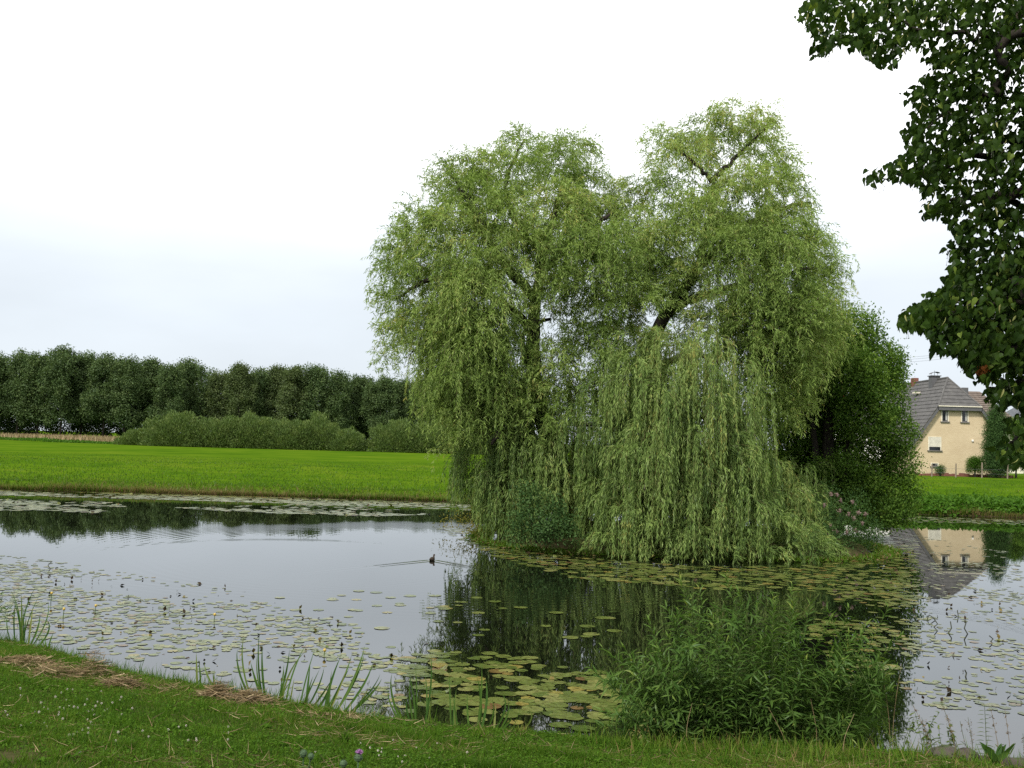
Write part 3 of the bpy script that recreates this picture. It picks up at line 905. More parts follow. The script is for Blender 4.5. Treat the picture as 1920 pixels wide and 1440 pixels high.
# ------------------------------------------------------------------ far wood and hedge
def far_tree_data(name, hgt, wid, mat, olive=False, cone=False):
    B = []
    nb = 70
    for i in range(nb):
        t = RNG.uniform(.12, 1)
        prof = (math.sin(math.pi * min(1, .16 + t * .80)) ** .6) if not cone else (1.05 - t) * 1.2
        a = RNG.uniform(0, 6.28)
        rr = wid * .5 * prof * RNG.uniform(.25, .8)
        s = wid * RNG.uniform(.075, .17) * (1 if not cone else .6 + .4 * (1 - t))
        B.append(((math.cos(a) * rr, math.sin(a) * rr, hgt * (.1 + .84 * t)), (s, s, s * 1.15)))
    V, Fc, T = crown_cloud(B, 150, .42, (.5, .3), .5, .6, .5)
    crown = mesh_data(name + '_crown', V, Fc, mat, T)
    mb = MB()
    mb.tube(spline([(0, 0, 0), (.1, 0, hgt * .3), (-.1, .1, hgt * .6), (0, 0, hgt * .85)], 4), np.linspace(.28, .06, 13), 6)
    return crown, mb.data(name + '_trunk', M['bark'], True)
def far_wood():
    var = [far_tree_data('wood_tree', 20, 11.5, M['wood']) for _ in range(4)]
    olv = [far_tree_data('olive_tree', 20, 10, M['woodolive']) for _ in range(2)]
    con = far_tree_data('pointed_tree', 20, 5.5, M['wood'], cone=True)
    xs = [-75, -20, 30, 68, 112, 150, 192, 232, 272, 312, 345, 372, 410, 446, 480, 512, 548, 590, 632, 672, 712, 752, 790, 828, 870, 910]
    tops = RNG.uniform(-7, 5, len(xs)) + np.interp(xs, [-80, 0, 40, 100, 160, 215, 250, 300, 360, 400, 440, 480, 520, 560, 610, 660, 740, 800, 920], [664, 662, 668, 664, 662, 680, 674, 684, 676, 690, 692, 700, 690, 688, 692, 704, 709, 718, 715])
    for i, (x, ty) in enumerate(zip(xs, tops)):
        Y = 232 + RNG.uniform(-5, 5)
        g = at(x, 830, Y)
        top = at(x, ty, Y)[2]
        zz = float(height(g[0], Y))
        h = top - zz
        o_ = ordinal(i)
        if i == 11:
            kd, d = 'pointed', con
            lb = 'narrow pointed dark tree in the far wood above the round hedge'
        elif 12 <= i <= 16 and i != 14:
            kd, d = 'olive', olv[i % 2]
            lb = '%s tree from the left in the front row of the far wood, olive-tinged' % o_
        else:
            kd, d = 'dark', var[i % 4]
            lb = '%s tree from the left in the front row of the far wood, dark green' % o_
        r = thing('wood_tree', (g[0], Y, zz), lb, 'tree', 'front row trees of the far wood')
        for nm, me in (('crown', d[0]), ('trunk', d[1])):
            c = put(nm, me, r)
            s = h / 20 * 1.02
            c.scale = (s * RNG.uniform(.9, 1.15), s, s)
            c.rotation_euler[2] = RNG.uniform(0, 6.28)
    # the mass of the wood behind its front row
    B = []
    for row, Y in enumerate((241, 249, 258)):
        for x in np.arange(-140, 1010, 34):
            x2 = x + RNG.uniform(-12, 12)
            ty = np.interp(x2, xs, tops) + RNG.uniform(-2, 12)
            zt = at(x2, ty, Y)[2]
            for k in range(6):
                r_ = RNG.uniform(1.6, 2.8)
                c = at(x2 + RNG.uniform(-14, 14), 800, Y + RNG.uniform(-2, 2))
                c[2] = (zt - r_) * (1 - k * .17) + 1.0 * (k * .17)
                B.append((c, (r_, r_, r_ * 1.3)))
    V, Fc, T = crown_cloud(B, 75, .5, (.4, .2), .5, .6, .3)
    kind(obj('wood', V, Fc, M['wood'], None, T), 'stuff')
    # spiky rounded sallow bushes in front of the wood
    hedge = [(262, 800, 62), (320, 766, 82), (400, 777, 75), (470, 773, 85), (535, 782, 62), (590, 771, 58), (645, 800, 40), (738, 783, 66), (800, 787, 52), (868, 790, 60), (940, 795, 60)]
    labs = ['low rounded left end of the sallow hedge before the far wood', 'tallest rounded bush near the left end of the sallow hedge', 'bush right of the tallest one in the sallow hedge',
            'broad level-topped bush in the middle of the sallow hedge', 'slightly lower bush just left of the second hump of the hedge', 'second domed hump of the sallow hedge',
            'sloping low right shoulder beside the second hump of the hedge', 'separate round bush right of the dip in the hedge', 'round bush of the hedge nearest the hanging willow edge',
            'hedge bush half hidden behind the left willow curtain', 'hedge bush glimpsed through the willow']
    for i, ((px, ty, hw), lb) in enumerate(zip(hedge, labs)):
        Y = 143 + RNG.uniform(-1, 1.5) + (2 if i in (0,) else 0)
        c = at(px, 830, Y)
        z0 = float(height(c[0], Y))
        top = at(px, ty, Y)[2]
        rx = hw * mpp(Y)
        hz = (top - z0) * .93
        r = thing('sallow_bush', (c[0], Y, z0), lb, 'bush', 'sallow bushes of the hedge')
        n = int(9500 * rx / 5)
        d = rand_dir(n)
        d[:, 2] = np.abs(d[:, 2])
        sh = RNG.random(n) ** .35
        lump = 1 + .11 * np.sin(d[:, 0] * 7 + i) * np.cos(d[:, 2] * 6 + i * 2) + .05 * np.sin(d[:, 0] * 15 + d[:, 2] * 11)
        sq = np.maximum(np.abs(d[:, 0]), .01)
        p = d * np.array([rx * .93, 4.5, hz]) * (sh * lump)[:, None] + np.array([c[0], Y + 3, z0])
        dd = unit(d * .7 + rand_dir(n) * .6 + np.array([0, 0, .5]))
        L = RNG.uniform(.22, .46, n)
        ct = np.clip(.5 + .22 * np.sin(p[:, 0] * 1.7 + i) * np.sin(p[:, 2] * 2.2) + RNG.normal(0, .2, n), 0, 1)
        V, Fc, T = stamp(KITE, p, dd, unit(d + rand_dir(n) * .8), L, L * .38, ct)
        obj('foliage', V, Fc, M['sallow'], r, T)
        mb = MB()
        for _ in range(5):
            e = rand_dir(1)[0]
            mb.tube([(c[0], Y + 3, z0), (c[0] + e[0] * rx * .3, Y + 3, z0 + hz * .35), (c[0] + e[0] * rx * .5, Y + 3, z0 + hz * .7)], (.12, .08, .03), 5)
        mb.build('stems', M['bark'], r)
    # strip of tall dry grass before the wood on the left
    n = 9000
    x = RNG.uniform(-120, -62, n)
    y = RNG.uniform(160, 200, n)
    p = np.stack([x, y, height(x, y)], -1)
    V, Fc, T = stamp(TRI, p, unit(rand_dir(n) * .3 + [0, 0, 1]), rand_dir(n), RNG.uniform(.5, 1.1, n), .16, np.clip(RNG.normal(.6, .2, n), 0, 1))
    kind(obj('dry_grass', V, Fc, M['straw'], None, T), 'stuff')
    n = 4000
    x = RNG.uniform(-85, -58, n)
    y = RNG.normal(153, 1.5, n)
    b = np.maximum(0, vnoise(x, y * 0, .8) + .35)
    p = np.stack([x, y, height(x, y) + RNG.random(n) * .7 * b], -1)
    V, Fc, T = stamp(KITE, p, rand_dir(n), rand_dir(n), .3 * np.minimum(1, b + .3), .2, RNG.random(n))
    kind(obj('nettles', V, Fc, M['cover'], None, T), 'stuff')
far_wood()

# ------------------------------------------------------------------ tussocky far bank
def far_bank():
    n = 110000
    x = RNG.uniform(-40, 44, n)
    t = RNG.random(n) ** 3.6 * 5
    y = FAR_Y + .35 * vnoise(x, 0 * x, .5) + .15 * vnoise(x, 0 * x, 2.1) - .12 + 6.5 * t
    z = height(x, y)
    edge = 1 - smooth(0, .22, t)
    tall = np.maximum(0, vnoise(x, 0 * x, .9) + .5 * vnoise(x, 0 * x, 3.1) + .25) * edge
    L = RNG.uniform(.06, .15, n) * (1 - .6 * smooth(.3, 4, t)) + RNG.uniform(.02, .42, n) * tall
    tn = np.clip(RNG.normal(.40, .2, n) + .2 * vnoise(x, y, .8) + .55 * edge * (vnoise(x, 0 * x, 1.3) > RNG.normal(.1, .2, n)), 0, 1)
    V, Fc, T = stamp(TRI, np.stack([x, y, np.maximum(z, 0)], -1), unit(rand_dir(n) * .45 + [0, 0, 1]), rand_dir(n), L, RNG.uniform(.02, .05, n), tn)
    kind(obj('bank_grass', V, Fc, M['bankgrass'], None, T), 'stuff')
    n = 14000
    x = RNG.uniform(17, 40, n)
    y = FAR_Y + RNG.random(n) ** 1.3 * 4.2 - .1
    p = np.stack([x, y, height(x, y) + RNG.random(n) * .3], -1)
    V, Fc, T = stamp(KITE, p, unit(rand_dir(n) + [0, -.3, 0]), unit(rand_dir(n) * .7 + [0, -.3, 1]), RNG.uniform(.12, .26, n), RNG.uniform(.1, .2, n), RNG.random(n))
    kind(obj('ground_cover', V, Fc, M['cover'], None, T), 'stuff')
far_bank()

# ------------------------------------------------------------------ houses on the right
def prism(mb, prof, y0, y1):
    """profile (x, z) extruded along y, closed"""
    n = len(prof)
    V = [(x, y0, z) for x, z in prof] + [(x, y1, z) for x, z in prof]
    sides = np.array([(i, (i + 1) % n, n + (i + 1) % n, n + i) for i in range(n)])
    caps = np.array([tuple(range(n)), tuple(range(2 * n - 1, n - 1, -1))])
    return mb.add(V, [sides, caps])
def courses(mb, p_lo, p_hi, n, lift):
    """tile courses between two edges: p_lo(t), p_hi(t) give the ends of the line at height fraction t"""
    lift = np.asarray(lift, float)
    for i in range(n):
        t0, t1 = i / n, (i + 1) / n
        a, b = np.asarray(p_lo(t0), float), np.asarray(p_hi(t0), float)
        c, d = np.asarray(p_hi(t1), float), np.asarray(p_lo(t1), float)
        mb.add([a + lift, b + lift, c, d], np.array([(0, 1, 2, 3)]))
        mb.add([a, b, b + lift, a + lift], np.array([(0, 1, 2, 3)]))
def tan_house():
    Y0 = 88.0
    cx = at(1797, 800, Y0)[0]
    zb = at(1790, 889, Y0)[2]
    z_eave = at(1713, 826, Y0)[2]
    z_half = at(1757, 764, Y0)[2]
    hw = 4.0
    z_ridge = z_eave + (z_half - z_eave) * hw / (hw - 1.9)
    Y1 = 102.0
    r = thing('house', (cx, Y0, zb), 'tan brick gable house with a half-hipped grey tile roof across the pond', 'house')
    sl = (z_half - z_eave) / (hw - 1.9)
    def wx(z):
        return hw - (z - z_eave) / sl
    mb = MB()
    prism(mb, [(cx - hw, zb - .5), (cx + hw, zb - .5), (cx + hw, z_eave), (cx + wx(z_half) , z_half), (cx - wx(z_half), z_half), (cx - hw, z_eave)], Y0, Y1)
    mb.build('wall', M['brick'], r)
    ov = .35
    yh = Y0 - ov
    hipback = 2.5
    roof = bpy.data.objects.new('roof', None)
    mb = MB()
    ex = hw + .45
    ze = z_eave - .45 * sl + .12
    zr = z_ridge + .12
    zh = z_half + .12
    fh = (zh - ze) / (zr - ze)
    def yfront(t):
        return yh if t < fh else yh + hipback * (t - fh) / (1 - fh)
    for s in (-1, 1):
        nrm = unit(np.array([s * sl, 0, 1.0]))
        def lo(t):
            return (cx + s * ex * (1 - t), yfront(t), ze + (zr - ze) * t)
        def hi(t):
            return (cx + s * ex * (1 - t), Y1 + .3, ze + (zr - ze) * t)
        courses(mb, lo, hi, 18, nrm * .04)
    nrm = unit(np.array([0, -(zr - zh), hipback]))
    def lo(t):
        return (cx - ex * (1 - fh) * (1 - t), yh + hipback * t, zh + (zr - zh) * t)
    def hi(t):
        return (cx + ex * (1 - fh) * (1 - t), yh + hipback * t, zh + (zr - zh) * t)
    courses(mb, lo, hi, 8, nrm * .04)
    # hip and ridge caps
    mb.tube([lo(0), (cx, yh + hipback, zr)], (.09, .09), 6)
    mb.tube([hi(0), (cx, yh + hipback, zr)], (.09, .09), 6)
    mb.tube([(cx, yh + hipback, zr + .02), (cx, Y1 + .3, zr + .02)], (.10, .10), 6)
    rf = mb.build('roof', M['roof'], r)
    # fascia boards under the hip and along the rakes
    mb = MB()
    hx = ex * (1 - fh)
    mb.box((cx - hx - .05, yh - .03, zh - .36), (cx + hx + .05, yh + .03, zh - .02))
    for s in (-1, 1):
        a = np.array([cx + s * hx, yh, zh])
        b = np.array([cx + s * ex, yh, ze])
        V = [a + [0, -.03, -.05], b + [0, -.03, -.05], b + [0, -.03, -.42], a + [0, -.03, -.42], a + [0, .03, -.05], b + [0, .03, -.05], b + [0, .03, -.42], a + [0, .03, -.42]]
        mb.add(V, np.array([(0, 1, 2, 3), (7, 6, 5, 4), (0, 4, 5, 1), (1, 5, 6, 2), (2, 6, 7, 3), (3, 7, 4, 0)]))
    mb.build('fascia', M['fascia'], r)
    mb = MB()
    mb.box((cx - hx - .02, yh - .10, zh - .03), (cx + hx + .02, yh - .032, zh + .05))
    mb.build('gutter', M['trim'], r)
    def chimney(px, ztop_px, w_, mat, Y, lab=None):
        c = at(px, ztop_px, Y)
        m2 = MB().box((c[0] - w_ / 2, Y - .35, c[2] - 1.9), (c[0] + w_ / 2, Y + .35, c[2]))
        o = m2.build('chimney', mat, rf)
        if lab:
            o['label'] = lab
        return c, o
    c, o = chimney(1752, 706, .78, M['fascia'], 92.5, 'grey slate-clad chimney with a curved cowl')
    m2 = MB().box((c[0] - .47, 92.5 - .45, c[2] + .002), (c[0] + .47, 92.5 + .45, c[2] + .08))
    a = np.linspace(-1, 1, 8)
    P = np.array([(c[0] + .42 * t, 92.5, c[2] + .40 - .14 * t * t + .05 * t) for t in a])
    V = np.vstack([P + [0, -.3, 0], P + [0, .3, 0], P + [0, -.3, .03], P + [0, .3, .03]])
    n = 8
    m2.add(V, np.array([(i, i + 1, n + i + 1, n + i) for i in range(n - 1)] + [(2 * n + i, 3 * n + i, 3 * n + i + 1, 2 * n + i + 1) for i in range(n - 1)]))
    m2.tube([(c[0], 92.5, c[2]), (c[0], 92.5, c[2] + .55)], (.02, .02), 5)
    for q in (-.3, .3):
        m2.tube([(c[0] + q, 92.5, c[2]), (c[0] + q, 92.5, c[2] + .38)], (.015, .015), 4)
    m2.build('chimney_cowl', M['fascia'], rf)
    chimney(1715, 709, .5, M['redbrick'], 97.5, 'weathered red brick chimney')
    # roof light and vent on the left slope
    q = at(1719, 736, 94.5)
    MB().box((q[0] - .3, q[1] - .3, q[2] - .1), (q[0] + .25, q[1] + .3, q[2] + .05)).build('roof_hatch', M['trim'], rf)
    q = at(1719.5, 729, 94.5)
    MB().tube([q + [0, 0, -.5], q + [0, 0, .1]], (.06, .06), 6).build('vent_pipe', M['fascia'], rf)
    def window(x0, y0, x1, y1, shutter):
        a, b = at(x0, y1, Y0), at(x1, y0, Y0)
        xa, xb, za, zb_ = a[0], b[0], a[2], b[2]
        m2 = MB()
        wd = .09
        m2.box((xa - wd, Y0 - .03, za), (xa, Y0 + .02, zb_)).box((xb, Y0 - .03, za), (xb + wd, Y0 + .02, zb_))
        m2.box((xa - wd, Y0 - .032, zb_), (xb + wd, Y0 + .02, zb_ + .05))
        wn = m2.build('window', M['trim'], r)
        MB().box((xa, Y0 - .006, za), (xb, Y0 + .02, zb_)).build('pane', M['glass'], wn)
        MB().box((xa - .16, Y0 - .11, za - .09), (xb + .16, Y0 + .02, za - .002)).build('sill', M['sill'], wn)
        if shutter:
            zc = za + (zb_ - za) * .26
            m3 = MB()
            k = 14
            for i in range(k):
                z0 = zc + (zb_ - zc) * i / k
                m3.box((xa + .004, Y0 - .026, z0 + .006), (xb - .004, Y0 - .004, z0 + (zb_ - zc) / k))
            m3.build('roller_shutter', M['shutter'], wn)
        else:
            m3 = MB()
            m3.box((xa, Y0 - .02, za), (xa + .05, Y0 - .008, zb_)).box((xb - .05, Y0 - .02, za), (xb, Y0 - .008, zb_)).box((xa, Y0 - .022, za), (xb, Y0 - .007, za + .05)).box((xa, Y0 - .022, zb_ - .05), (xb, Y0 - .007, zb_))
            m3.build('frame', M['sill'], wn)
            MB().box((xb - .05 - (xb - xa) * .3, Y0 - .012, za + .1), (xb - .055, Y0 - .0065, zb_ - .1)).build('curtain', M['curtain'], wn)
    window(1766.5, 769, 1777, 790, False)
    window(1803.5, 770, 1814, 791, False)
    window(1742, 820, 1763, 844, True)
    window(1747, 869, 1758, 874, False)
    lp = at(1823, 826, Y0)
    MB().box(lp + [-.07, -.12, -.08], lp + [.07, -.001, .08]).build('wall_lamp', M['white'], r)

    # white house behind the dark tree
    Yw = 93.0
    xa, xb = at(1520, 830, Yw)[0], cx - hw - .15
    zt = at(1620, 800, Yw)[2]
    g = float(height(xb, Yw))
    r2 = thing('house', ((xa + xb) / 2, Yw, g), 'white-walled house with an orange chimney glimpsed through the dark tree', 'house')
    MB().box((xa, Yw, g - .5), (xb, Yw + 7, zt)).build('wall', M['white'], r2)
    mb = MB()
    zr2 = zt + 3.2
    courses(mb, lambda t: (xa - .3, Yw - .4 + 3.9 * t, zt - .15 + (zr2 - zt) * t), lambda t: (xb - .2, Yw - .4 + 3.9 * t, zt - .15 + (zr2 - zt) * t), 12, (0, -.04, .04))
    mb.add([(xa - .3, Yw + 7.4, zt - .15), (xb - .2, Yw + 7.4, zt - .15), (xb - .2, Yw + 3.5, zr2 - .15), (xa - .3, Yw + 3.5, zr2 - .15)], np.array([(0, 1, 2, 3)]))
    mb.add([(xb - .2, Yw, zt - .1), (xb - .2, Yw + 7, zt - .1), (xb - .2, Yw + 3.5, zr2 - .2), (xa, Yw, zt - .1), (xa, Yw + 7, zt - .1), (xa, Yw + 3.5, zr2 - .2)], np.array([(0, 1, 2), (3, 4, 5)]))
    rf2 = mb.build('roof', M['roof'], r2)
    q = at(1580, 722, Yw + 2.5)
    MB().box((q[0] - .3, Yw + 2.2, q[2] - 1.6), (q[0] + .3, Yw + 2.8, q[2])).build('chimney', M['orange'], rf2)
    for px in (1560, 1610, 1660):
        q = at(px, 836, Yw)
        wn = MB().box((q[0] - .5, Yw - .03, q[2] - .55), (q[0] + .5, Yw - .002, q[2] + .6)).build('window', M['trim'], r2)
        MB().box((q[0] - .42, Yw - .045, q[2] - .47), (q[0] + .42, Yw - .032, q[2] + .52)).build('pane', M['glass'], wn)

    # brown-roofed house further back
    Yb = 112.0
    q0, q1 = at(1775, 735, Yb), at(1832, 734, Yb)
    xe0, xe1 = at(1760, 800, Yb)[0], at(1885, 800, Yb)[0]
    zr3, ze3 = q1[2], at(1860, 806, Yb)[2]
    g = float(height(q1[0], Yb))
    r3 = thing('house', ((xe0 + xe1) / 2, Yb, g), 'brown-roofed house half hidden behind the tan brick gable house', 'house')
    MB().box((xe0, Yb - 4, g - .5), (xe1, Yb + 4, ze3 + .1)).build('wall', M['trim'], r3)
    mb = MB()
    courses(mb, lambda t: (xe0 - .3 + (q0[0] - xe0) * t, Yb - 4.4 + 4.4 * t, ze3 + (zr3 - ze3) * t), lambda t: (xe1 + .3 + (q1[0] - xe1) * t, Yb - 4.4 + 4.4 * t, ze3 + (zr3 - ze3) * t), 18, (0, -.03, .04))
    A = [(xe0 - .3, Yb + 4.4, ze3), (xe1 + .3, Yb + 4.4, ze3), (q1[0] + .3, Yb, zr3), (q0[0] - .3, Yb, zr3), (xe1 + .3, Yb - 4.4, ze3), (xe0 - .3, Yb - 4.4, ze3)]
    mb.add(A, [np.array([(1, 0, 3, 2)]), np.array([(4, 1, 2), (0, 5, 3)])])
    rf3 = mb.build('roof', M['rooffar'], r3)
    q = at(1808, 727, Yb - 1)
    MB().box((q[0] - .32, Yb - 1.3, q[2] - 1.5), (q[0] + .32, Yb - .7, q[2])).build('chimney', M['fascia'], rf3)

    Yc = 118.0
    xe0, xe1 = at(1872, 800, Yc)[0], at(2010, 800, Yc)[0]
    zr4, ze4 = at(1920, 757, Yc)[2], at(1900, 800, Yc)[2]
    g = float(height(xe0, Yc))
    r4 = thing('house', ((xe0 + xe1) / 2, Yc, g), 'house with a blue-grey roof at the right edge behind the conifer', 'house')
    MB().box((xe0, Yc - 4, g - .5), (xe1, Yc + 4, ze4 + .1)).build('wall', M['trim'], r4)
    mb = MB()
    courses(mb, lambda t: (xe0 - .3 + 3 * t, Yc - 4.4 + 4.4 * t, ze4 + (zr4 - ze4) * t), lambda t: (xe1 + .3 - 3 * t, Yc - 4.4 + 4.4 * t, ze4 + (zr4 - ze4) * t), 14, (0, -.03, .04))
    A = [(xe0 - .3, Yc + 4.4, ze4), (xe1 + .3, Yc + 4.4, ze4), (xe1 - 2.7, Yc, zr4), (xe0 + 2.7, Yc, zr4), (xe1 + .3, Yc - 4.4, ze4), (xe0 - .3, Yc - 4.4, ze4)]
    mb.add(A, [np.array([(1, 0, 3, 2)]), np.array([(4, 1, 2), (0, 5, 3)])])
    mb.build('roof', M['roofblue'], r4)
tan_house()

def garden():
    # conifer column, clipped bushes, fence, low wall
    def cloud_thing(name, lab, cat, px, base_py, Y, blobs, dens, L, mat, asp=.4, stem=True):
        c = at(px, base_py, Y)
        z = float(height(c[0], Y))
        r = thing(name, (c[0], Y, z), lab, cat)
        V, Fc, T = crown_cloud([blob_px(*b) for b in blobs], dens * 10, L * .75, (.5, .22), .3, asp, .4)
        V[:, 2] = np.maximum(V[:, 2], z + .01)
        obj('crown' if cat == 'tree' else 'foliage', V, Fc, mat, r, T)
        if stem:
            MB().tube([(c[0], Y, z - .1), (c[0], Y, z + .8)], (.1, .06), 6).build('trunk', M['bark'], r)
        return r
    cloud_thing('conifer', 'tall dark column-shaped conifer beside the tan brick house', 'tree', 1868, 884, 83.5,
                [(1868, y, 83.5, rx, 22) for y, rx in ((775, 10), (792, 16), (812, 20), (834, 22), (856, 23), (872, 22))], 900, .17, M['elder'], .35)
    cloud_thing('clipped_bush', 'bright green box-shaped clipped bush before the right of the tan house wall', 'bush', 1828, 887, 84,
                [(1822, 868, 84, 9, 10), (1834, 868, 84, 9, 10), (1828, 864, 84, 10, 7), (1820, 878, 84, 8, 9), (1836, 878, 84, 8, 9)], 1500, .10, M['cover'], .4)
    cloud_thing('globe_bush', 'small dark globe bush before the cellar window of the tan house', 'bush', 1763, 888, 84,
                [(1763, 881, 84, 9, 8)], 1700, .10, M['elder'], .4)
    cloud_thing('garden_bush', 'dark rounded bush at the right edge beside the conifer', 'bush', 1905, 884, 85,
                [(1895, 862, 85, 14, 18), (1915, 850, 85, 18, 25), (1930, 865, 85, 16, 18), (1900, 800, 90, 14, 16), (1912, 815, 90, 16, 20)], 900, .16, M['alder'], .5)
    f = thing('garden_fence', (38, 81.5, 1.3), 'row of wooden posts with wire along the lawn before the tan house', 'fence')
    zs = []
    for px, y0, y1 in [(1747, 870, 890), (1792, 869, 889), (1841, 867, 888), (1889, 860, 886), (1700, 872, 892), (1940, 865, 886)]:
        a, b = at(px, y1, 81.5), at(px, y0, 81.5)
        z = float(height(a[0], 81.5))
        MB().tube([(a[0], 81.5, z - .2), (a[0] + .02, 81.5, b[2])], (.06, .055), 7).build('post', M['pole'], f)
        zs.append((a[0], z))
    zs.sort()
    for dz in (.35, .7):
        mb = MB()
        for (xa, za), (xb, zb) in zip(zs[:-1], zs[1:]):
            mb.tube([(xa, 81.44, za + dz), (xb, 81.44, zb + dz)], (.006, .006), 4)
        mb.build('wire', M['wire'], f)
    x0, x1 = at(1712, 887, 85)[0], at(1900, 887, 85)[0]
    mb = MB()
    x = x0
    while x < x1:
        wd = RNG.uniform(.25, .5)
        z = float(height(x, 85))
        mb.box((x, 85, z - .1), (x + wd - .03, 85.3, z + RNG.uniform(.15, .34)))
        x += wd
    tag(mb.build('garden_edging', M['redbrick']), 'low reddish stone edging along the foot of the tan house garden', 'edging')
    # overhead lines behind the tree
    pl = thing('power_line', (36, 100, 1.4), 'thin overhead wires crossing the sky above the house roof', 'power line')
    for y0, y1 in ((672, 662), (676, 666), (681, 671)):
        a, b = at(1660, y0, 104), at(1780, y1, 104)
        d = (b - a)
        P = np.array([a + d * t + np.array([0, 0, .35 * (t - .5) ** 2 - .1]) for t in np.linspace(-2.2, 3.2, 18)])
        MB().tube(P, np.full(18, .011), 4).build('wire', M['wire'], pl)
garden()

# ------------------------------------------------------------------ lily pads
def pad_template(n=12, notch=.35):
    a = np.linspace(notch / 2, 2 * math.pi - notch / 2, n)
    V = [(0, 0, 0)] + [(math.cos(t) * (1 + .04 * math.sin(5 * t)), math.sin(t) * (1 + .05 * math.sin(4 * t + 1)), .004 * math.sin(3 * t)) for t in a]
    return np.array(V), np.array([(0, i, i + 1) for i in range(1, n)])
PADT = pad_template()
def lily_pads():
    P, Rr, Tn, Cu, Zn = [], [], [], [], []
    def zone(name, poly, n, r0, r1, tint, curl=.04, keep=None, clump=None):
        poly = np.array(poly, float)
        lo, hi = poly.min(0), poly.max(0)
        corners = np.array([on(x, y, 0)[:2] for x, y in poly])
        l2, h2 = corners.min(0), corners.max(0)
        got = 0
        tries = 0
        while got < n and tries < 60:
            tries += 1
            q = np.stack([RNG.uniform(l2[0], h2[0], 3000), RNG.uniform(l2[1], h2[1], 3000)], -1)
            px = to_px(np.column_stack([q, np.zeros(len(q))]))
            ok = in_poly(px, poly)
            ok &= (height(q[:, 0], q[:, 1]) < -.03)
            if clump:
                ok &= (vnoise(q[:, 0], q[:, 1], clump[0]) + .5 * vnoise(q[:, 0] + 9, q[:, 1], clump[0] * 2.7)) > RNG.normal(clump[1], .18, len(q))
            q = q[ok]
            for c in q:
                if got >= n:
                    break
                P.append(c)
                Rr.append(RNG.uniform(r0, r1))
                Tn.append(np.clip(RNG.normal(tint[0], tint[1]), 0, .93) if RNG.random() > .07 else RNG.uniform(.82, .96))
                Cu.append(RNG.random() < curl)
                Zn.append(name)
                got += 1
    zone('near', [(700, 1240), (830, 1215), (1000, 1232), (1130, 1262), (1180, 1300), (1240, 1330), (1290, 1390), (1150, 1385), (1000, 1360), (850, 1350), (760, 1335), (780, 1290)], 230, .085, .15, (.34, .2), .02)
    zone('near', [(850, 1240), (1000, 1240), (1120, 1275), (1150, 1300), (1200, 1350), (1000, 1350), (880, 1310)], 70, .08, .14, (.5, .28), .04)
    zone('reflection', [(880, 1120), (1130, 1110), (1200, 1180), (1080, 1230), (880, 1210)], 16, .09, .15, (.4, .15), .0)
    zone('left', [(-420, 1040), (0, 1056), (120, 1062), (260, 1085), (430, 1105), (560, 1150), (660, 1165), (700, 1215), (770, 1240), (760, 1330), (640, 1310), (520, 1290), (400, 1265), (300, 1248), (150, 1215), (0, 1180), (-420, 1085)], 2350, .035, .09, (.5, .2), .01, clump=(1.5, -.25))
    zone('left', [(-420, 1025), (0, 1040), (130, 1055), (300, 1085), (450, 1105), (560, 1140), (700, 1210), (0, 1130), (-420, 1070)], 460, .04, .085, (.5, .2), .02, clump=(1.8, -.05))
    zone('leftedge', [(450, 1105), (900, 1110), (800, 1260), (680, 1210), (560, 1150)], 42, .08, .14, (.45, .15), .04, clump=(2.2, .1))
    zone('far', [(-500, 903), (-20, 917), (300, 925), (600, 935), (880, 945), (880, 952), (600, 946), (300, 937), (-20, 928), (-500, 914)], 2200, .12, .22, (.56, .12), .03, clump=(.8, -.3))
    zone('far', [(-400, 925), (-20, 936), (200, 941), (240, 950), (180, 962), (60, 957), (-20, 958), (-400, 943)], 1100, .12, .2, (.56, .12), .03, clump=(.9, -.35))
    zone('far', [(330, 952), (620, 944), (880, 955), (880, 963), (700, 968), (500, 962), (420, 958)], 420, .12, .2, (.56, .12), .03, clump=(.8, -.05))
    zone('island', [(880, 990), (930, 1015), (1080, 1045), (1300, 1062), (1500, 1062), (1560, 1055), (1640, 1000), (1720, 1010), (1720, 1120), (1560, 1110), (1330, 1105), (1080, 1085), (930, 1045), (820, 992)], 1100, .09, .16, (.42, .2), .03, clump=(.9, -.28))
    zone('island', [(830, 985), (900, 985), (940, 1012), (900, 1012), (820, 1000)], 60, .07, .12, (.6, .25), .05)
    zone('right', [(1640, 990), (1920, 1040), (2250, 1060), (2250, 1130), (1920, 1120), (1720, 1125), (1640, 1100)], 760, .045, .095, (.5, .2), .02, clump=(1.0, -.1))
    zone('right', [(1560, 1090), (1720, 1090), (1720, 1270), (1600, 1290), (1500, 1200)], 300, .07, .125, (.45, .2), .03, clump=(1.3, -.05))
    zone('right', [(1700, 1120), (1920, 1110), (2300, 1110), (2300, 1300), (1920, 1340), (1760, 1335), (1690, 1290)], 1150, .035, .085, (.5, .22), .02, clump=(1.7, -.1))
    zone('right', [(1690, 968), (1920, 975), (2400, 988), (2400, 998), (1920, 984), (1680, 978)], 600, .1, .16, (.5, .15), .0)
    P, Rr, Tn, Cu, Zn = np.array(P), np.array(Rr), np.array(Tn), np.array(Cu), np.array(Zn)
    n = len(P)
    d = np.hypot(P[:, 0], P[:, 1])
    size = Rr ** 2 / d ** 3
    order = np.argsort(-size)
    TV, TF = PADT
    ang = RNG.uniform(0, 6.28, n)
    z = .002 + .005 * RNG.random(n)
    tilt = RNG.normal(0, .008, (n, 2))
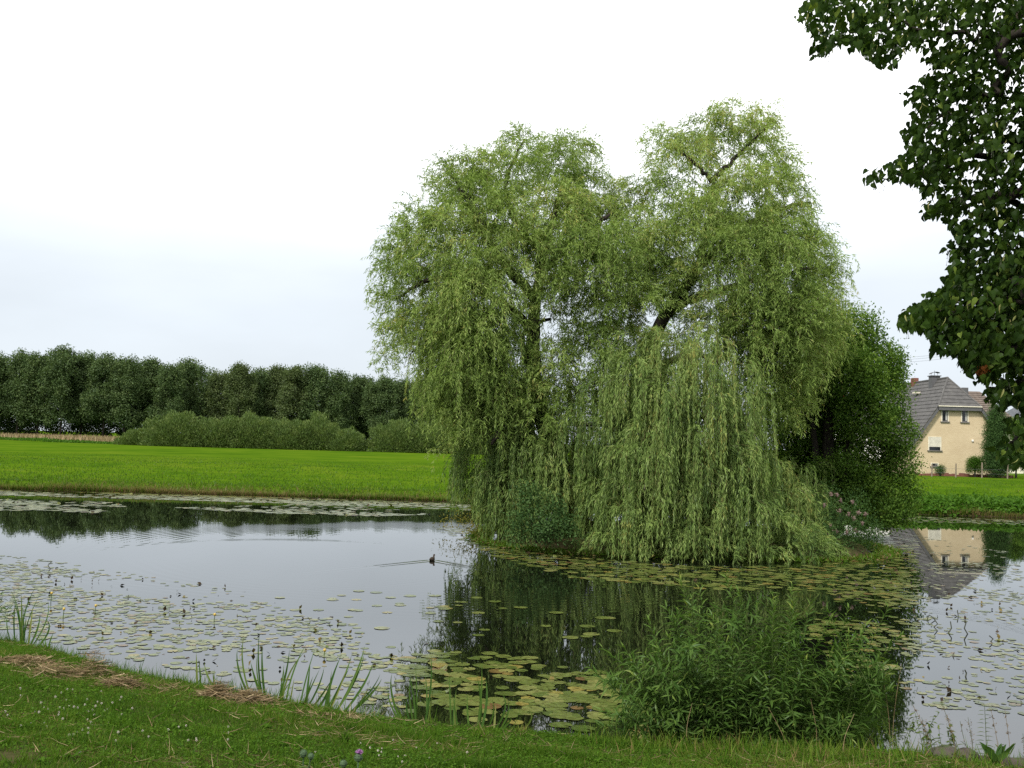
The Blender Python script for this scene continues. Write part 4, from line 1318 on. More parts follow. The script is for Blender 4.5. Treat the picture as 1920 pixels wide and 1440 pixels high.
    def geom(i):
        c, s = math.cos(ang[i]), math.sin(ang[i])
        V = TV.copy()
        V = V * Rr[i] * (.92 if Zn[i] == 'near' else .95)
        asp = .92
        if Cu[i]:
            V = V * .6
            V[:, 2] += .9 * np.maximum(0, V[:, 0] - .1 * Rr[i]) * 1.0
            V[:, 0] *= .75
            asp = .7
        x = V[:, 0] * c - V[:, 1] * asp * s
        y = V[:, 0] * s + V[:, 1] * asp * c
        zz = V[:, 2] + x * tilt[i, 0] + y * tilt[i, 1]
        zz = zz - min(0, zz.min()) 
        return np.stack([x, y, zz], -1)
    labels = {'near': 'lily pad in the dense near raft left of the foreground shrub',
              'reflection': 'lone lily pad floating on the dark willow reflection',
              'left': 'lily pad scattered over the pale water at the lower left',
              'leftedge': 'lily pad strayed onto open water left of the willow reflection',
              'island': 'lily pad in the yellow-green band along the island edge',
              'right': 'lily pad on the water at the right behind the foreground shrub',
              'far': 'lily pad in the pale strip along the far shore'}
    grp = {'near': 'pads of the near raft', 'reflection': 'pads on the willow reflection', 'left': 'pads of the left raft', 'leftedge': 'stray pads on open water', 'island': 'pads along the island', 'right': 'pads at the right', 'far': 'pads along the far shore'}
    look = [(.0, 'dark green'), (.33, 'green'), (.55, 'yellow-green'), (.78, 'yellowing'), (.9, 'reddish-brown')]
    for i in order[:290]:
        V = geom(i)
        o = put('lily_pad', mesh_data('lily_pad', V, TF, M['pad'], np.full(len(V), Tn[i])))
        o.location = (P[i, 0], P[i, 1], z[i])
        lk = [b for a, b in look if Tn[i] >= a][-1]
        tag(o, ('curled ' if Cu[i] else '') + lk + ' ' + labels[Zn[i]], 'lily pad', ('curled ' if Cu[i] else '') + lk + ' ' + grp[Zn[i]])
    mb = MB()
    for i in order[290:]:
        mb.add(geom(i) + [P[i, 0], P[i, 1], z[i]], TF, Tn[i] if not (Cu[i] and RNG.random() < .5) else .99)
    # curled dead scraps and stubs among the pads
    for poly, k in (([(0, 1050), (430, 1100), (660, 1165), (760, 1240), (640, 1300), (300, 1245), (0, 1180)], 120), ([(1700, 1110), (1920, 1110), (1920, 1350), (1700, 1310)], 55)):
        poly = np.array(poly, float)
        lo, hi = poly.min(0), poly.max(0)
        c = 0
        while c < k:
            q = RNG.uniform(lo, hi)
            if not in_poly(q[None], poly)[0]:
                continue
            p = on(q[0], q[1], 0)
            if height(p[0], p[1]) > -.05:
                continue
            c += 1
            s = RNG.uniform(.03, .065)
            V, Fc, T = stamp(KITE, p[None] + [0, 0, .005], unit(rand_dir(1) + [[0, 0, RNG.uniform(.1, .9)]]), rand_dir(1), s * 1.5, s, .99)
            V[:, 2] = np.maximum(V[:, 2], .002)
            mb.add(V, Fc, .99 if RNG.random() < .7 else .9)
    kind(mb.build('lily_pads', M['pad']), 'stuff')
    print('pads', n)
lily_pads()

def buds_and_stalks():
    spots = [(118, 1145, 14, 'yellow lily bud on a tall stem beyond the iris at the left edge'), (95, 1115, 14, 'pale yellow lily bud beside the tall left-edge iris blades'),
             (178, 1138, 8, 'small yellow lily flower low over a pad in the left raft'), (401, 1155, 10, 'yellow lily bud on a bent stem in the middle of the left raft'), (607, 1222, 8, 'orange-yellow lily bud behind the iris clump')]
    for x, y, h, lab in spots:
        p = on(x, y + h, 0)
        d = p[1]
        hh = h * mpp(d) * 1.05
        r = thing('lily_bud', (p[0], p[1], 0), lab, 'flower', 'yellow water lily buds')
        MB().tube([(p[0], p[1], -.05), (p[0] + .01, p[1], hh)], (.006, .005), 5).build('stem', M['iris'], r)
        mb = MB()
        a = np.linspace(0, math.pi, 6)
        mb.tube(np.array([(p[0] + .01, p[1], hh - .005 + .045 * t) for t in np.linspace(0, 1, 6)]), .024 * np.sin(np.linspace(.5, 2.6, 6)), 8)
        mb.build('flower', M['yellow'], r, True)
    st = [((1738, 1163), (1742, 1153), (1753, 1160)), ((1750, 1158), (1758, 1170), (1750, 1177)), ((1777, 1188), (1784, 1178), (1782, 1165)), ((1815, 1190), (1808, 1178), (1812, 1165)),
          ((1856, 1204), (1862, 1198), (1855, 1192)), ((1790, 1153), (1797, 1157), (1795, 1144)), ((1810, 1270), (1812, 1262), (1809, 1256)), ((95, 1068), (90, 1060), (97, 1053))]
    labs = ['dark lily stalk bent in a hook left of the others on the right water', 'dark bent lily stalk second from the left on the right water', 'straight-kinked dark lily stalk rising left of the pad loop',
            'dark lily stalk curved like a bracket in the right water', 'faint short bent stalk toward the right edge of the water', 'small looped dark stalk nearest the house reflection', 'single upright dark stalk low on the right water', 'dark angular stalk above the left lily raft']
    for pl, lab in zip(st, labs):
        by = max(p[1] for p in pl)
        b0 = [p for p in pl if p[1] == by][0]
        Y = on(b0[0], b0[1], -.01)[1]
        P = [at(x, y, Y + RNG.uniform(-.02, .02)) for x, y in pl]
        o = MB().tube(P, (.010, .010, .009), 5).build('lily_stalk', M['stalk'])
        tag(o, lab, 'stalk', 'bent lily stalks')
buds_and_stalks()

# ------------------------------------------------------------------ duck
def duck():
    c = np.array([DUCK[0], DUCK[1], 0])
    r = thing('duck', c, 'brown duck swimming on open water left of the willow', 'duck')
    h = np.array([.35, .94, 0]) / np.linalg.norm([.35, .94])
    pr = [(-.20, .075, .012), (-.16, .065, .04), (-.09, .05, .075), (0, .05, .092), (.08, .055, .08), (.13, .085, .05), (.15, .135, .032), (.155, .175, .032), (.17, .205, .036), (.195, .208, .032), (.218, .20, .016)]
    P = np.array([c + h * a * .66 + [0, 0, z * .62] for a, z, q in pr])
    mb = MB()
    mb.tube(spline(P, 3), np.interp(np.linspace(0, 1, 31), np.linspace(0, 1, 11), [q * .66 for a, z, q in pr]), 10)
    mb.build('body', M['feather'], r, True)
    MB().tube([c + h * .142 + [0, 0, .125], c + h * .165 + [0, 0, .121], c + h * .18 + [0, 0, .119]], (.011, .009, .005), 6).build('bill', M['beak'], r, True)
    s = np.array([h[1], -h[0], 0])
    for k in (-1, 1):
        MB().tube([c + h * .128 + s * k * .018 + [0, 0, .133], c + h * .132 + s * k * .020 + [0, 0, .133]], (.005, .003), 6).build('eye', M['stalk'], r)
duck()

# ------------------------------------------------------------------ near bank: turf, straw, clover, iris, weeds
def near_bank():
    def scatter(n, x0=-11.5, x1=9.0, y0=5.6):
        x = RNG.uniform(x0, x1, n)
        y = y0 + RNG.random(n) * (shore(x) + .04 - y0)
        k = (np.abs(x) < .56 * y + .35) | ((RNG.random(n) < .6) & (np.abs(x) < .56 * y + 3.2))
        return x[k], y[k]
    x, y = scatter(880000)
    s = shore(x) - y
    patch = vnoise(x, y, 1.6) + .6 * vnoise(x + 5, y, 4.2)
    pxy = to_px(np.stack([x, y, height(x, y)], -1))
    bare = np.exp(-(((pxy[:, 0] - 20) / 90) ** 2 + ((pxy[:, 1] - 1418) / 14) ** 2)) + .55 * np.exp(-(((pxy[:, 0] - 1650) / 260) ** 2 + ((pxy[:, 1] - 1432) / 16) ** 2))
    keep = RNG.random(len(x)) > bare
    x, y, s, patch, pxy = x[keep], y[keep], s[keep], patch[keep], pxy[keep]
    n = len(x)
    tuft = np.maximum(0, vnoise(x, y, 7.5) + .6 * vnoise(x + 3, y, 14) - .25)
    L = RNG.uniform(.022, .06, n) * (1 + .35 * np.clip(patch, -1, 1.5) + 2.4 * tuft) + .05 * np.exp(-s / .22) * RNG.random(n)
    lean = .55 + .25 * RNG.random(n)
    rightdry = smooth(1000, 1500, pxy[:, 0])
    dry = np.clip(.08 + .42 * np.maximum(0, vnoise(x + 11, y, 2.9) + .4 * vnoise(x, y + 7, 8)) + .12 * rightdry, 0, .6)
    tn = np.clip(.30 + .20 * patch + .16 * rightdry - .16 * tuft + RNG.normal(0, .16, n) + .45 * (RNG.random(n) < dry), 0, 1)
    D = unit(rand_dir(n) * lean[:, None] + [0, 0, 1])
    V, Fc, T = stamp(TRI, np.stack([x, y, height(x, y) - .005], -1), D, rand_dir(n), L, RNG.uniform(.004, .008, n), tn)
    kind(obj('grass', V, Fc, M['grass'], None, T), 'stuff')
    # thatch: dead blades lying in the turf, thickest along the bank edge on the left
    x2, y2 = scatter(42000)
    wgt = np.maximum(0, vnoise(x2 + 11, y2, 2.9) + .4 * vnoise(x2, y2 + 7, 8)) + .55 * np.exp(-((shore(x2) - y2 - .5) / .35) ** 2) * (x2 < .2) + .05
    k = RNG.random(len(x2)) < wgt
    x2, y2 = x2[k], y2[k]
    n2 = len(x2)
    V, Fc, T = stamp(BLADE, np.stack([x2, y2, height(x2, y2) + RNG.uniform(.01, .035, n2)], -1), unit(rand_dir(n2) * [1, .6, .15] + [0, 0, .05]), unit(rand_dir(n2) + [0, 0, 1]), RNG.uniform(.05, .18, n2), RNG.uniform(.003, .006, n2), np.clip(RNG.normal(.4, .25, n2), 0, 1))
    kind(obj('thatch', V, Fc, M['straw'], None, T), 'stuff')
    # broad dark rosettes of plantain and dandelion
    x2, y2 = scatter(1500)
    k = RNG.random(len(x2)) < .45
    x2, y2 = np.repeat(x2[k], 8), np.repeat(y2[k], 8)
    n2 = len(x2)
    a2 = RNG.uniform(0, 6.28, n2)
    V, Fc, T = stamp(LANCE, np.stack([x2, y2, height(x2, y2) + .012], -1), np.stack([np.cos(a2), np.sin(a2), RNG.uniform(.15, .8, n2)], -1), np.tile([0, 0, 1.0], (n2, 1)), RNG.uniform(.04, .10, n2), RNG.uniform(.014, .026, n2), np.clip(RNG.normal(.22, .15, n2), 0, 1))
    kind(obj('lawn_weeds', V, Fc, M['grass'], None, T), 'stuff')
    # clover and herb leaves lying in the turf
    x, y = scatter(100000)
    k = (vnoise(x, y, 2.2) > -.15)
    x, y = x[k], y[k]
    n = len(x)
    p = np.stack([x, y, height(x, y) + RNG.uniform(.012, .05, n)], -1)
    V, Fc, T = stamp(KITE, p, unit(rand_dir(n) * [1, 1, .3]), unit(rand_dir(n) * .5 + [0, 0, 1]), RNG.uniform(.014, .03, n), RNG.uniform(.012, .022, n), np.clip(RNG.normal(.28, .12, n), 0, .8))
    kind(obj('clover_leaves', V, Fc, M['grass'], None, T), 'stuff')
    # tussocks standing above the mown turf
    xt, yt = scatter(1000)
    kt = RNG.random(len(xt)) < .5
    xt, yt = xt[kt], yt[kt]
    m_ = 46
    hs = np.repeat(RNG.uniform(.05, .13, len(xt)), m_)
    ts = np.repeat(RNG.normal(.36, .18, len(xt)), m_)
    xx = np.repeat(xt, m_) + RNG.normal(0, .035, len(hs))
    yy = np.repeat(yt, m_) + RNG.normal(0, .035, len(hs))
    n = len(hs)
    V, Fc, T = stamp(BLADE, np.stack([xx, yy, height(xx, yy)], -1), unit(rand_dir(n) * .55 + [0, 0, 1]), rand_dir(n), hs * RNG.uniform(.5, 1.2, n), RNG.uniform(.004, .008, n), np.clip(ts + RNG.normal(0, .14, n), 0, 1))
    kind(obj('tussock_grass', V, Fc, M['grass'], None, T), 'stuff')
    # taller bent tufts along the water's edge and in the rough at the right
    x = np.concatenate([RNG.uniform(-11, 8, 26000), RNG.uniform(.6, 5.2, 9000)])
    s = np.concatenate([np.abs(RNG.normal(0, .2, 26000)), np.abs(RNG.normal(.15, .5, 9000))])
    y = shore(x) - s + .06
    g = vnoise(x, y, 3.5)
    k = g > RNG.normal(-.1, .3, len(x))
    x, y = x[k], y[k]
    n = len(x)
    L = RNG.uniform(.08, .22, n) * RNG.uniform(.6, 1.2, n)
    tn = np.clip(np.where(x > .8, RNG.normal(.58, .24, n), RNG.normal(.36, .17, n)), 0, 1)
    V, Fc, T = stamp(BLADE, np.stack([x, y, height(x, y)], -1), unit(rand_dir(n) * .5 + [0, .1, 1]), rand_dir(n), L, RNG.uniform(.005, .010, n), tn)
    kind(obj('tall_grass', V, Fc, M['grass'], None, T), 'stuff')

    # heaps of dry straw
    heaps = [([(30, 1252, 50, 10), (110, 1268, 60, 14), (175, 1262, 38, 30), (228, 1286, 42, 14), (70, 1240, 50, 6)], 'large heap of dry mown reeds at the left on the near bank', 1500),
             ([(410, 1300, 36, 18), (470, 1305, 45, 14)], 'smaller pale heap of dry reeds on the bank left of the iris', 900),
             ([(590, 1330, 50, 5), (650, 1332, 35, 4)], 'thin scatter of dry reeds on the bank edge behind the iris', 130),
             ([(300, 1285, 50, 4)], 'thin strip of dry reeds joining the two heaps on the bank', 110)]
    for blobs, lab, n in heaps:
        Ps, Ds, Ts = [], [], []
        for (cx, cy, rx, ry) in blobs:
            k = n // len(blobs)
            c = on(cx, cy, .40)
            rxm = rx * mpp(c[1])
            a = RNG.uniform(0, 6.28, k)
            q = RNG.random(k) ** .6 * RNG.uniform(.7, 1.3, k)
            X = c[0] + np.cos(a) * q * rxm
            Yy = c[1] + np.sin(a) * q * rxm * .75
            Yy = np.minimum(Yy, shore(X) - .05)
            hh = ry * mpp(c[1]) * 1.7 * np.maximum(0, 1 - q ** 1.3)
            Ps.append(np.stack([X, Yy, height(X, Yy) + .015 + hh * RNG.random(k) ** .6], -1))
            base = RNG.uniform(-.5, .5)
            th = base + RNG.normal(0, .6, k)
            Ds.append(np.stack([np.cos(th) * np.where(RNG.random(k) < .5, 1, -1), np.sin(th), -.3 * q + RNG.normal(0, .2, k)], -1))
            Ts.append(np.clip(RNG.normal(.42, .24, k), 0, 1))
        P, D, T = map(np.concatenate, (Ps, Ds, Ts))
        m_ = len(P)
        L = RNG.uniform(.06, .26, m_)
        P = P - unit(D) * L[:, None] * .5
        P[:, 2] = np.maximum(P[:, 2], height(P[:, 0], P[:, 1]) + .015)
        V, Fc, Tn = stamp(BLADE, P, D, unit(rand_dir(m_) + [0, 0, 1]), L, RNG.uniform(.004, .009, m_), T)
        V[:, 2] = np.maximum(V[:, 2], height(V[:, 0], V[:, 1]) + .008)
        tag(obj('reed_heap', V, Fc, M['straw'], None, Tn), lab, 'reed heap')

    # white clover heads
    mb = MB()
    mb.tube([(0, 0, 0), (0, 0, .05)], (.0015, .0015), 3)
    mb2 = MB()
    nn = 46
    d = rand_dir(nn)
    V, Fc, T = stamp(KITE, np.array([(0, 0, .055)]) + d * .004, unit(d + [0, 0, .35]), rand_dir(nn), .0115, .006, .5)
    mb2.add(V, Fc)
    mb2.tube(np.array([(0, 0, .046), (0, 0, .050), (0, 0, .056), (0, 0, .062)]), (.004, .0085, .0085, .004), 7)
    cl_me = mb2.data('clover_head', M['clover'])
    spots = []
    for _ in range(58):
        spots.append((RNG.normal(135, 62), RNG.normal(1335, 24), 'white clover head in the patch on the left lawn below the large reed heap', 'clover heads of the left patch'))
    for _ in range(14):
        spots.append((RNG.uniform(215, 430), RNG.uniform(1360, 1390), 'white clover head on the lawn right of the clover patch', 'clover heads right of the patch'))
    for _ in range(16):
        spots.append((RNG.uniform(590, 900), RNG.uniform(1385, 1432), 'white clover head near the thistles at the bottom edge', 'clover heads near the thistles'))
    for x_, y_, lab, g_ in spots:
        y_ = min(max(y_, 1292), 1436)
        p = on(x_, y_, .5)
        for _ in range(4):
            p = on(x_, y_, float(height(p[0], p[1])) + .035)
        if p[1] > shore(p[0]) - .25:
            continue
        o = put('clover_head', cl_me)
        o.location = (p[0], p[1], float(height(p[0], p[1])) - .005)
        s_ = RNG.uniform(.5, .8)
        o.scale = (s_, s_, s_ * RNG.uniform(.9, 1.1))
        tag(o, lab, 'flower', g_)
near_bank()

def blade_mesh(base, tip, width, bend, tint):
    """one sword-shaped leaf from base to tip, bending sideways, with a fold"""
    base, tip = np.asarray(base), np.asarray(tip)
    n = 9
    t = np.linspace(0, 1, n)
    P = base + (tip - base) * t[:, None] + np.outer(t * (1 - t) * 4, bend)
    Tn = unit(np.gradient(P, axis=0))
    S = unit(np.cross(Tn, np.array([RNG.uniform(-.5, .5), 1, 0])))
    N = np.cross(S, Tn)
    wd = width * .5 * np.minimum(1, (1 - t) * 2.4) ** .8 * (.75 + .25 * np.minimum(1, t * 5))
    V = np.stack([P - S * wd[:, None], P + N * (wd * .35)[:, None], P + S * wd[:, None]], 1).reshape(-1, 3)
    Q = []
    for i in range(n - 1):
        a = i * 3
        Q += [(a, a + 1, a + 4, a + 3), (a + 1, a + 2, a + 5, a + 4)]
    tt = np.repeat(np.clip(tint + .25 * np.maximum(0, .3 - t), 0, 1), 3)
    return V, np.array(Q), tt
def iris():
    clumps = [('clump of tall iris blades at the left edge of the near bank', [((38, 1196), (18, 1102), -4), ((34, 1196), (30, 1125), 2), ((42, 1198), (68, 1098), 4), ((48, 1200), (90, 1126), -6), ((52, 1200), (62, 1135), 0), ((44, 1198), (40, 1110), 0), ((46, 1200), (75, 1150), -3)]),
              ('single short iris blade right of the left-edge iris clump', [((90, 1212), (101, 1185), 1), ((88, 1212), (84, 1192), 0)]),
              ('lone iris blades behind the dip between the reed heaps', [((372, 1270), (368, 1222), 0), ((376, 1272), (372, 1236), -1)]),
              ('iris leaning left with a pale bent blade beside the smaller reed heap', [((426, 1282), (383, 1241), 4), ((415, 1280), (402, 1255), 2)]),
              ('tall dark iris blades standing behind the smaller reed heap', [((481, 1288), (458, 1190), 5), ((500, 1294), (487, 1184), 3), ((503, 1296), (482, 1226), 3), ((515, 1298), (543, 1216), -2), ((522, 1300), (533, 1246), 0), ((486, 1290), (452, 1278), 4)]),
              ('spreading pale iris clump right of the tall dark blades', [((535, 1302), (575, 1206), 3), ((541, 1303), (552, 1270), 0), ((560, 1310), (591, 1215), 1), ((572, 1312), (582, 1240), 0), ((565, 1312), (608, 1250), -3), ((580, 1314), (621, 1270), -4)]),
              ('dark iris blades fanned to the right on the bank before the left raft', [((607, 1316), (640, 1228), 2), ((618, 1320), (684, 1210), -4), ((625, 1320), (700, 1240), -5), ((630, 1322), (716, 1272), -6), ((612, 1318), (622, 1256), 0), ((640, 1324), (690, 1290), -3), ((602, 1316), (660, 1226), -3)]),
              ('slender pale iris blades left of the lily raft by the bank', [((780, 1335), (779, 1246), -1), ((790, 1336), (808, 1226), -3), ((785, 1336), (770, 1265), 3), ((800, 1338), (812, 1290), 0), ((773, 1334), (735, 1262), 6)]),
              ('broad iris blades rising before the dense lily raft', [((848, 1346), (842, 1258), 0), ((852, 1346), (856, 1290), 1), ((890, 1350), (903, 1242), -2), ((893, 1350), (910, 1268), -4), ((885, 1350), (876, 1300), 1)]),
              ('bent iris blades drooping right before the lily raft', [((905, 1352), (942, 1300), -8), ((915, 1354), (952, 1312), -6), ((950, 1358), (990, 1330), -9), ((925, 1354), (930, 1318), 0)])]
    for lab, bl in clumps:
        bx = np.mean([b[0][0] for b in bl])
        by = np.mean([b[0][1] for b in bl])
        c = on(bx, by, .25)
        c[1] = min(c[1], shore(c[0]) - .03)
        Y = c[1]
        z = float(height(c[0], Y))
        r = thing('iris_clump', (c[0], Y, z), lab, 'plant', 'iris on the near bank')
        bl = bl + [((b[0] + RNG.uniform(-8, 8), b[1]), (t[0] + RNG.uniform(-16, 16), t[1] + RNG.uniform(12, 45)), cv + RNG.uniform(-2, 2)) for b, t, cv in bl if b[1] - t[1] > 50]
        for (b, t, cv) in bl:
            yb = Y + RNG.uniform(-.06, .06)
            yt = yb + RNG.uniform(-.12, .12)
            B = at(b[0], b[1], yb)
            B[2] = min(B[2], float(height(B[0], yb)))
            Tp = at(t[0], t[1], yt)
            V, Qf, tt = blade_mesh(B, Tp, RNG.uniform(.015, .026), np.array([-cv * mpp(Y) * 2.5, 0, abs(cv) * mpp(Y) * 1.0]), np.clip(RNG.normal(.4, .25), 0, .95))
            obj('blade', V, Qf, M['iris'], r, tt, True)
iris()

def shrub():
    Y = 9.75
    base = at(1410, 1385, Y)
    z0 = .25
    r = thing('willow_shrub', (base[0], Y, z0), 'leafy green shrub with narrow leaves in the right foreground on the bank', 'shrub')
    tips = []
    env = [(1105, 1250), (1130, 1215), (1170, 1215), (1215, 1160), (1250, 1140), (1275, 1085), (1310, 1100), (1360, 1075), (1385, 1110), (1420, 1135), (1450, 1120), (1485, 1095), (1520, 1130), (1560, 1155), (1590, 1140),
           (1625, 1170), (1665, 1140), (1690, 1190), (1650, 1230), (1680, 1250)]
    stems = MB()
    LP, LD, LN, LL, LW, LT = [], [], [], [], [], []
    def grow(P0, P1, sag, leaf_from, scale=1.0, tb=0.0):
        mid = (P0 + P1) / 2 + sag
        P = spline([P0, mid, P1], 8)
        ln = np.linalg.norm(np.diff(P, axis=0), axis=1).sum()
        stems.tube(P, np.linspace(.0055 * scale, .0018, len(P)), 5, .3)
        n = max(6, int(ln / .021))
        ts = np.linspace(leaf_from, 1, n)
        seg = ts * (len(P) - 1)
        i0 = np.minimum(seg.astype(int), len(P) - 2)
        fr = seg - i0
        pos = P[i0] * (1 - fr)[:, None] + P[i0 + 1] * fr[:, None]
        tg = unit(P[i0 + 1] - P[i0])
        ph = np.arange(n) * 2.4 + RNG.uniform(0, 6)
        a = unit(np.cross(tg, np.array([.1, 1, .2])))
        b = np.cross(tg, a)
        side = a * np.cos(ph)[:, None] + b * np.sin(ph)[:, None]
        op = np.interp(ts, [0, .8, 1], [1.0, .8, .25])[:, None] + RNG.normal(0, .1, (n, 1))
        D = unit(tg * .55 + side * op + RNG.normal(0, .12, (n, 3)) + [0, 0, -.08])
        L = RNG.uniform(.095, .17, n) * np.interp(ts, [0, .75, 1], [1, 1, .62]) * scale
        LP.append(pos)
        LD.append(D)
        LN.append(unit(tg + [0, 0, .6] + RNG.normal(0, .2, (n, 3))))
        LL.append(L)
        LW.append(L * RNG.uniform(.15, .20, n))
        LT.append(np.clip(RNG.normal(.42 + tb, .17, n) + np.interp(ts, [0, .85, 1], [0, .05, .38]), 0, 1))
        return P
    def main_stem(px, py, y1, lf):
        bx = 1410 + (px - 1400) * RNG.uniform(.45, .7) + RNG.normal(0, 10)
        yb = min(Y + (y1 - Y) * .4, shore(at(bx, 1385, Y)[0]) - .02)
        P0 = at(bx, 1388, yb)
        P0[2] = float(height(P0[0], yb)) - .02
        P1 = at(px, py, y1)
        P = grow(P0, P1, np.array([(P0[0] - P1[0]) * .12, 0, .06 + .10 * abs(P0[0] - P1[0])]), lf, 1.0, RNG.uniform(-.08, .08))
        for _ in range(RNG.integers(2, 6)):
            k = RNG.integers(len(P) // 4, len(P) - 3)
            d = unit(P[k + 1] - P[k] + RNG.normal(0, .5, 3))
            grow(P[k], P[k] + d * RNG.uniform(.15, .4), np.array([0, 0, .02]), .12, .85, RNG.uniform(-.1, .1))
    for (px, py) in env:
        main_stem(px, py, Y + RNG.uniform(-.35, .35), .2)
    for _ in range(72):
        px = RNG.uniform(1120, 1680)
        topy = np.interp(px, [1105, 1170, 1275, 1360, 1485, 1600, 1690], [1270, 1225, 1110, 1095, 1120, 1165, 1210])
        py = topy + (1400 - topy) * RNG.uniform(.04, .8)
        main_stem(px, py, Y + RNG.uniform(-.55, .5), .12)
    stems.build('stems', M['weed'], r)
    P, D, N, L, W, T = map(np.concatenate, (LP, LD, LN, LL, LW, LT))
    V, Fc, Tt = stamp(LANCE, P, D, N, L, W, T)
    obj('foliage', V, Fc, M['shrub'], r, Tt)
    print('shrub leaves', len(P))
shrub()

def weeds():
    # goldenrod-like plant, grass stalks with seed heads, dock, thistles, sprig at the left edge
    def on_bank(px, py, inset=.03):
        p = on(px, py, .3)
        p[1] = min(p[1], shore(p[0]) - inset)
        p[2] = float(height(p[0], p[1]))
        return p
    p = on_bank(1848, 1408)
    r = thing('tall_weed', p, 'upright weed with paired drooping leaves at the lower right bank edge', 'plant')
    top = at(1846, 1322, p[1])
    MB().tube(spline([p, (p + top) / 2 + [.01, 0, 0], top], 4), np.linspace(.004, .002, 9), 5).build('stem', M['weed'], r)
    n = 24
    t = np.repeat(np.linspace(.35, .98, n // 2), 2)
    side = np.tile([-1, 1], n // 2)
    P = p + (top - p) * t[:, None]
    D = np.stack([side * 1.0, RNG.normal(0, .4, n), .25 + 0 * t], -1)
    V, Fc, T = stamp(LANCE, P, D, np.tile([0, 0, 1.0], (n, 1)), .10 * (1.15 - .6 * t), .016, RNG.random(n))
    obj('foliage', V, Fc, M['weed'], r, T)
    stalks = [((1755, 1405), (1712, 1322), 'lone grass stalk with a dark nodding head at the lower right', 1), ((1800, 1405), (1765, 1315), 'bushy plume-headed grass stalk in the lower right corner', 3), ((1790, 1408), (1775, 1340), 'slim grass stalk close left of the leafy upright weed', 1),
              ((1835, 1410), (1800, 1352), 'arching grass stalk with a hooked tip left of the upright weed', 2), ((1872, 1412), (1858, 1330), 'reddish grass stalk just right of the upright weed', 1), ((1890, 1416), (1884, 1330), 'pale grass stalk between the upright weed and the right edge', 1),
              ((1910, 1420), (1918, 1375), 'hooked grass stalk at the right edge of the bank', 2), ((1658, 1375), (1652, 1245), 'tallest bare straw stalk at the right side of the shrub', 0), ((1662, 1375), (1690, 1245), 'tan straw stalk leaning right beside the shrub', 0),
              ((1290, 1400), (1298, 1318), 'pale straw stalk before the left part of the shrub', 0), ((1580, 1410), (1602, 1338), 'short pale straw stalk before the right part of the shrub', 0), ((1530, 1395), (1520, 1310), 'thin straw stalk before the middle of the shrub', 0),
              ((1735, 1405), (1728, 1345), 'wispy seed-headed stalk nearest the shrub on the right', 3), ((1820, 1408), (1815, 1345), 'wispy seed-headed stalk behind the row of stones', 3), ((1480, 1400), (1440, 1325), 'straw stalk leaning left before the shrub', 0)]
    for (b, t_, lab, kd) in stalks:
        p = on_bank(*b)
        top = at(t_[0], t_[1], p[1] + RNG.uniform(-.05, .1))
        r = thing('grass_stalk', p, lab, 'plant', 'grass stalks on the near bank')
        bend = np.array([.03 if t_[0] > b[0] else -.03, 0, .02]) * (-1 if kd != 2 else 1)
        P = spline([p, (p + top) / 2 + bend, top], 5)
        MB().tube(P, np.linspace(.0035, .0016, len(P)), 4, .6).build('stem', M['straw'] if kd in (0, 1) else M['weed'], r)
        if kd:
            k = {1: 26, 2: 18, 3: 90}[kd]
            t = RNG.uniform(.7 if kd == 1 else .45, 1, k)
            i0 = np.minimum((t * (len(P) - 1)).astype(int), len(P) - 2)
            q = P[i0] + RNG.normal(0, .005 if kd < 3 else .012, (k, 3))
            L = .022 if kd < 3 else .018
            V, Fc, T = stamp(KITE, q, unit(P[i0 + 1] - P[i0] + RNG.normal(0, .3 if kd < 3 else .8, (k, 3)) * .02 / .02 * .4), rand_dir(k), L, L * .35, RNG.random(k) * .6)
            obj('seed_head', V, Fc, M['straw'], r, T)
            k = 6
            t = RNG.uniform(.1, .6, k)
            i0 = np.minimum((t * (len(P) - 1)).astype(int), len(P) - 2)
            V, Fc, T = stamp(LANCE, P[i0], unit(np.stack([RNG.normal(0, 1, k), RNG.normal(0, .4, k), RNG.uniform(.3, 1, k)], -1)), np.tile([0, -.3, 1.0], (k, 1)), RNG.uniform(.06, .12, k), .012, RNG.random(k))
            obj('foliage', V, Fc, M['weed'], r, T)
    # low leafy weeds between shrub and stones
    for (px, py, h, lab) in [(1690, 1400, 50, 'small leafy weed leaning left just right of the shrub'), (1735, 1402, 60, 'small leafy weed before the first stone'), (1780, 1404, 42, 'small leafy weed between the first two stones')]:
        p = on_bank(px, py)
        r = thing('leafy_weed', p, lab, 'plant')
        st = MB()
        Ps, Ds = [], []
        for k in range(5):
            top = at(px + RNG.uniform(-30, 30), py - h * RNG.uniform(.6, 1.15), p[1] + RNG.uniform(-.1, .1))
            P = spline([p, (p + top) / 2 + RNG.normal(0, .02, 3), top], 4)
            st.tube(P, np.linspace(.003, .0015, len(P)), 4)
            for q in P[3:]:
                for _ in range(2):
                    Ps.append(q)
                    Ds.append((RNG.normal(0, 1), RNG.normal(0, 1), RNG.normal(.1, .4)))
        st.build('stems', M['weed'], r)
        k = len(Ps)
        V, Fc, T = stamp(LANCE, np.array(Ps), np.array(Ds), np.tile([0, -.2, 1.0], (k, 1)) + RNG.normal(0, .3, (k, 3)), RNG.uniform(.03, .07, k), .018, RNG.random(k))
        obj('foliage', V, Fc, M['weed'], r, T)
    # dock
    p = on_bank(1868, 1430, .2)
    r = thing('dock_plant', p, 'dock with broad upright leaves among the stones at lower right', 'plant')
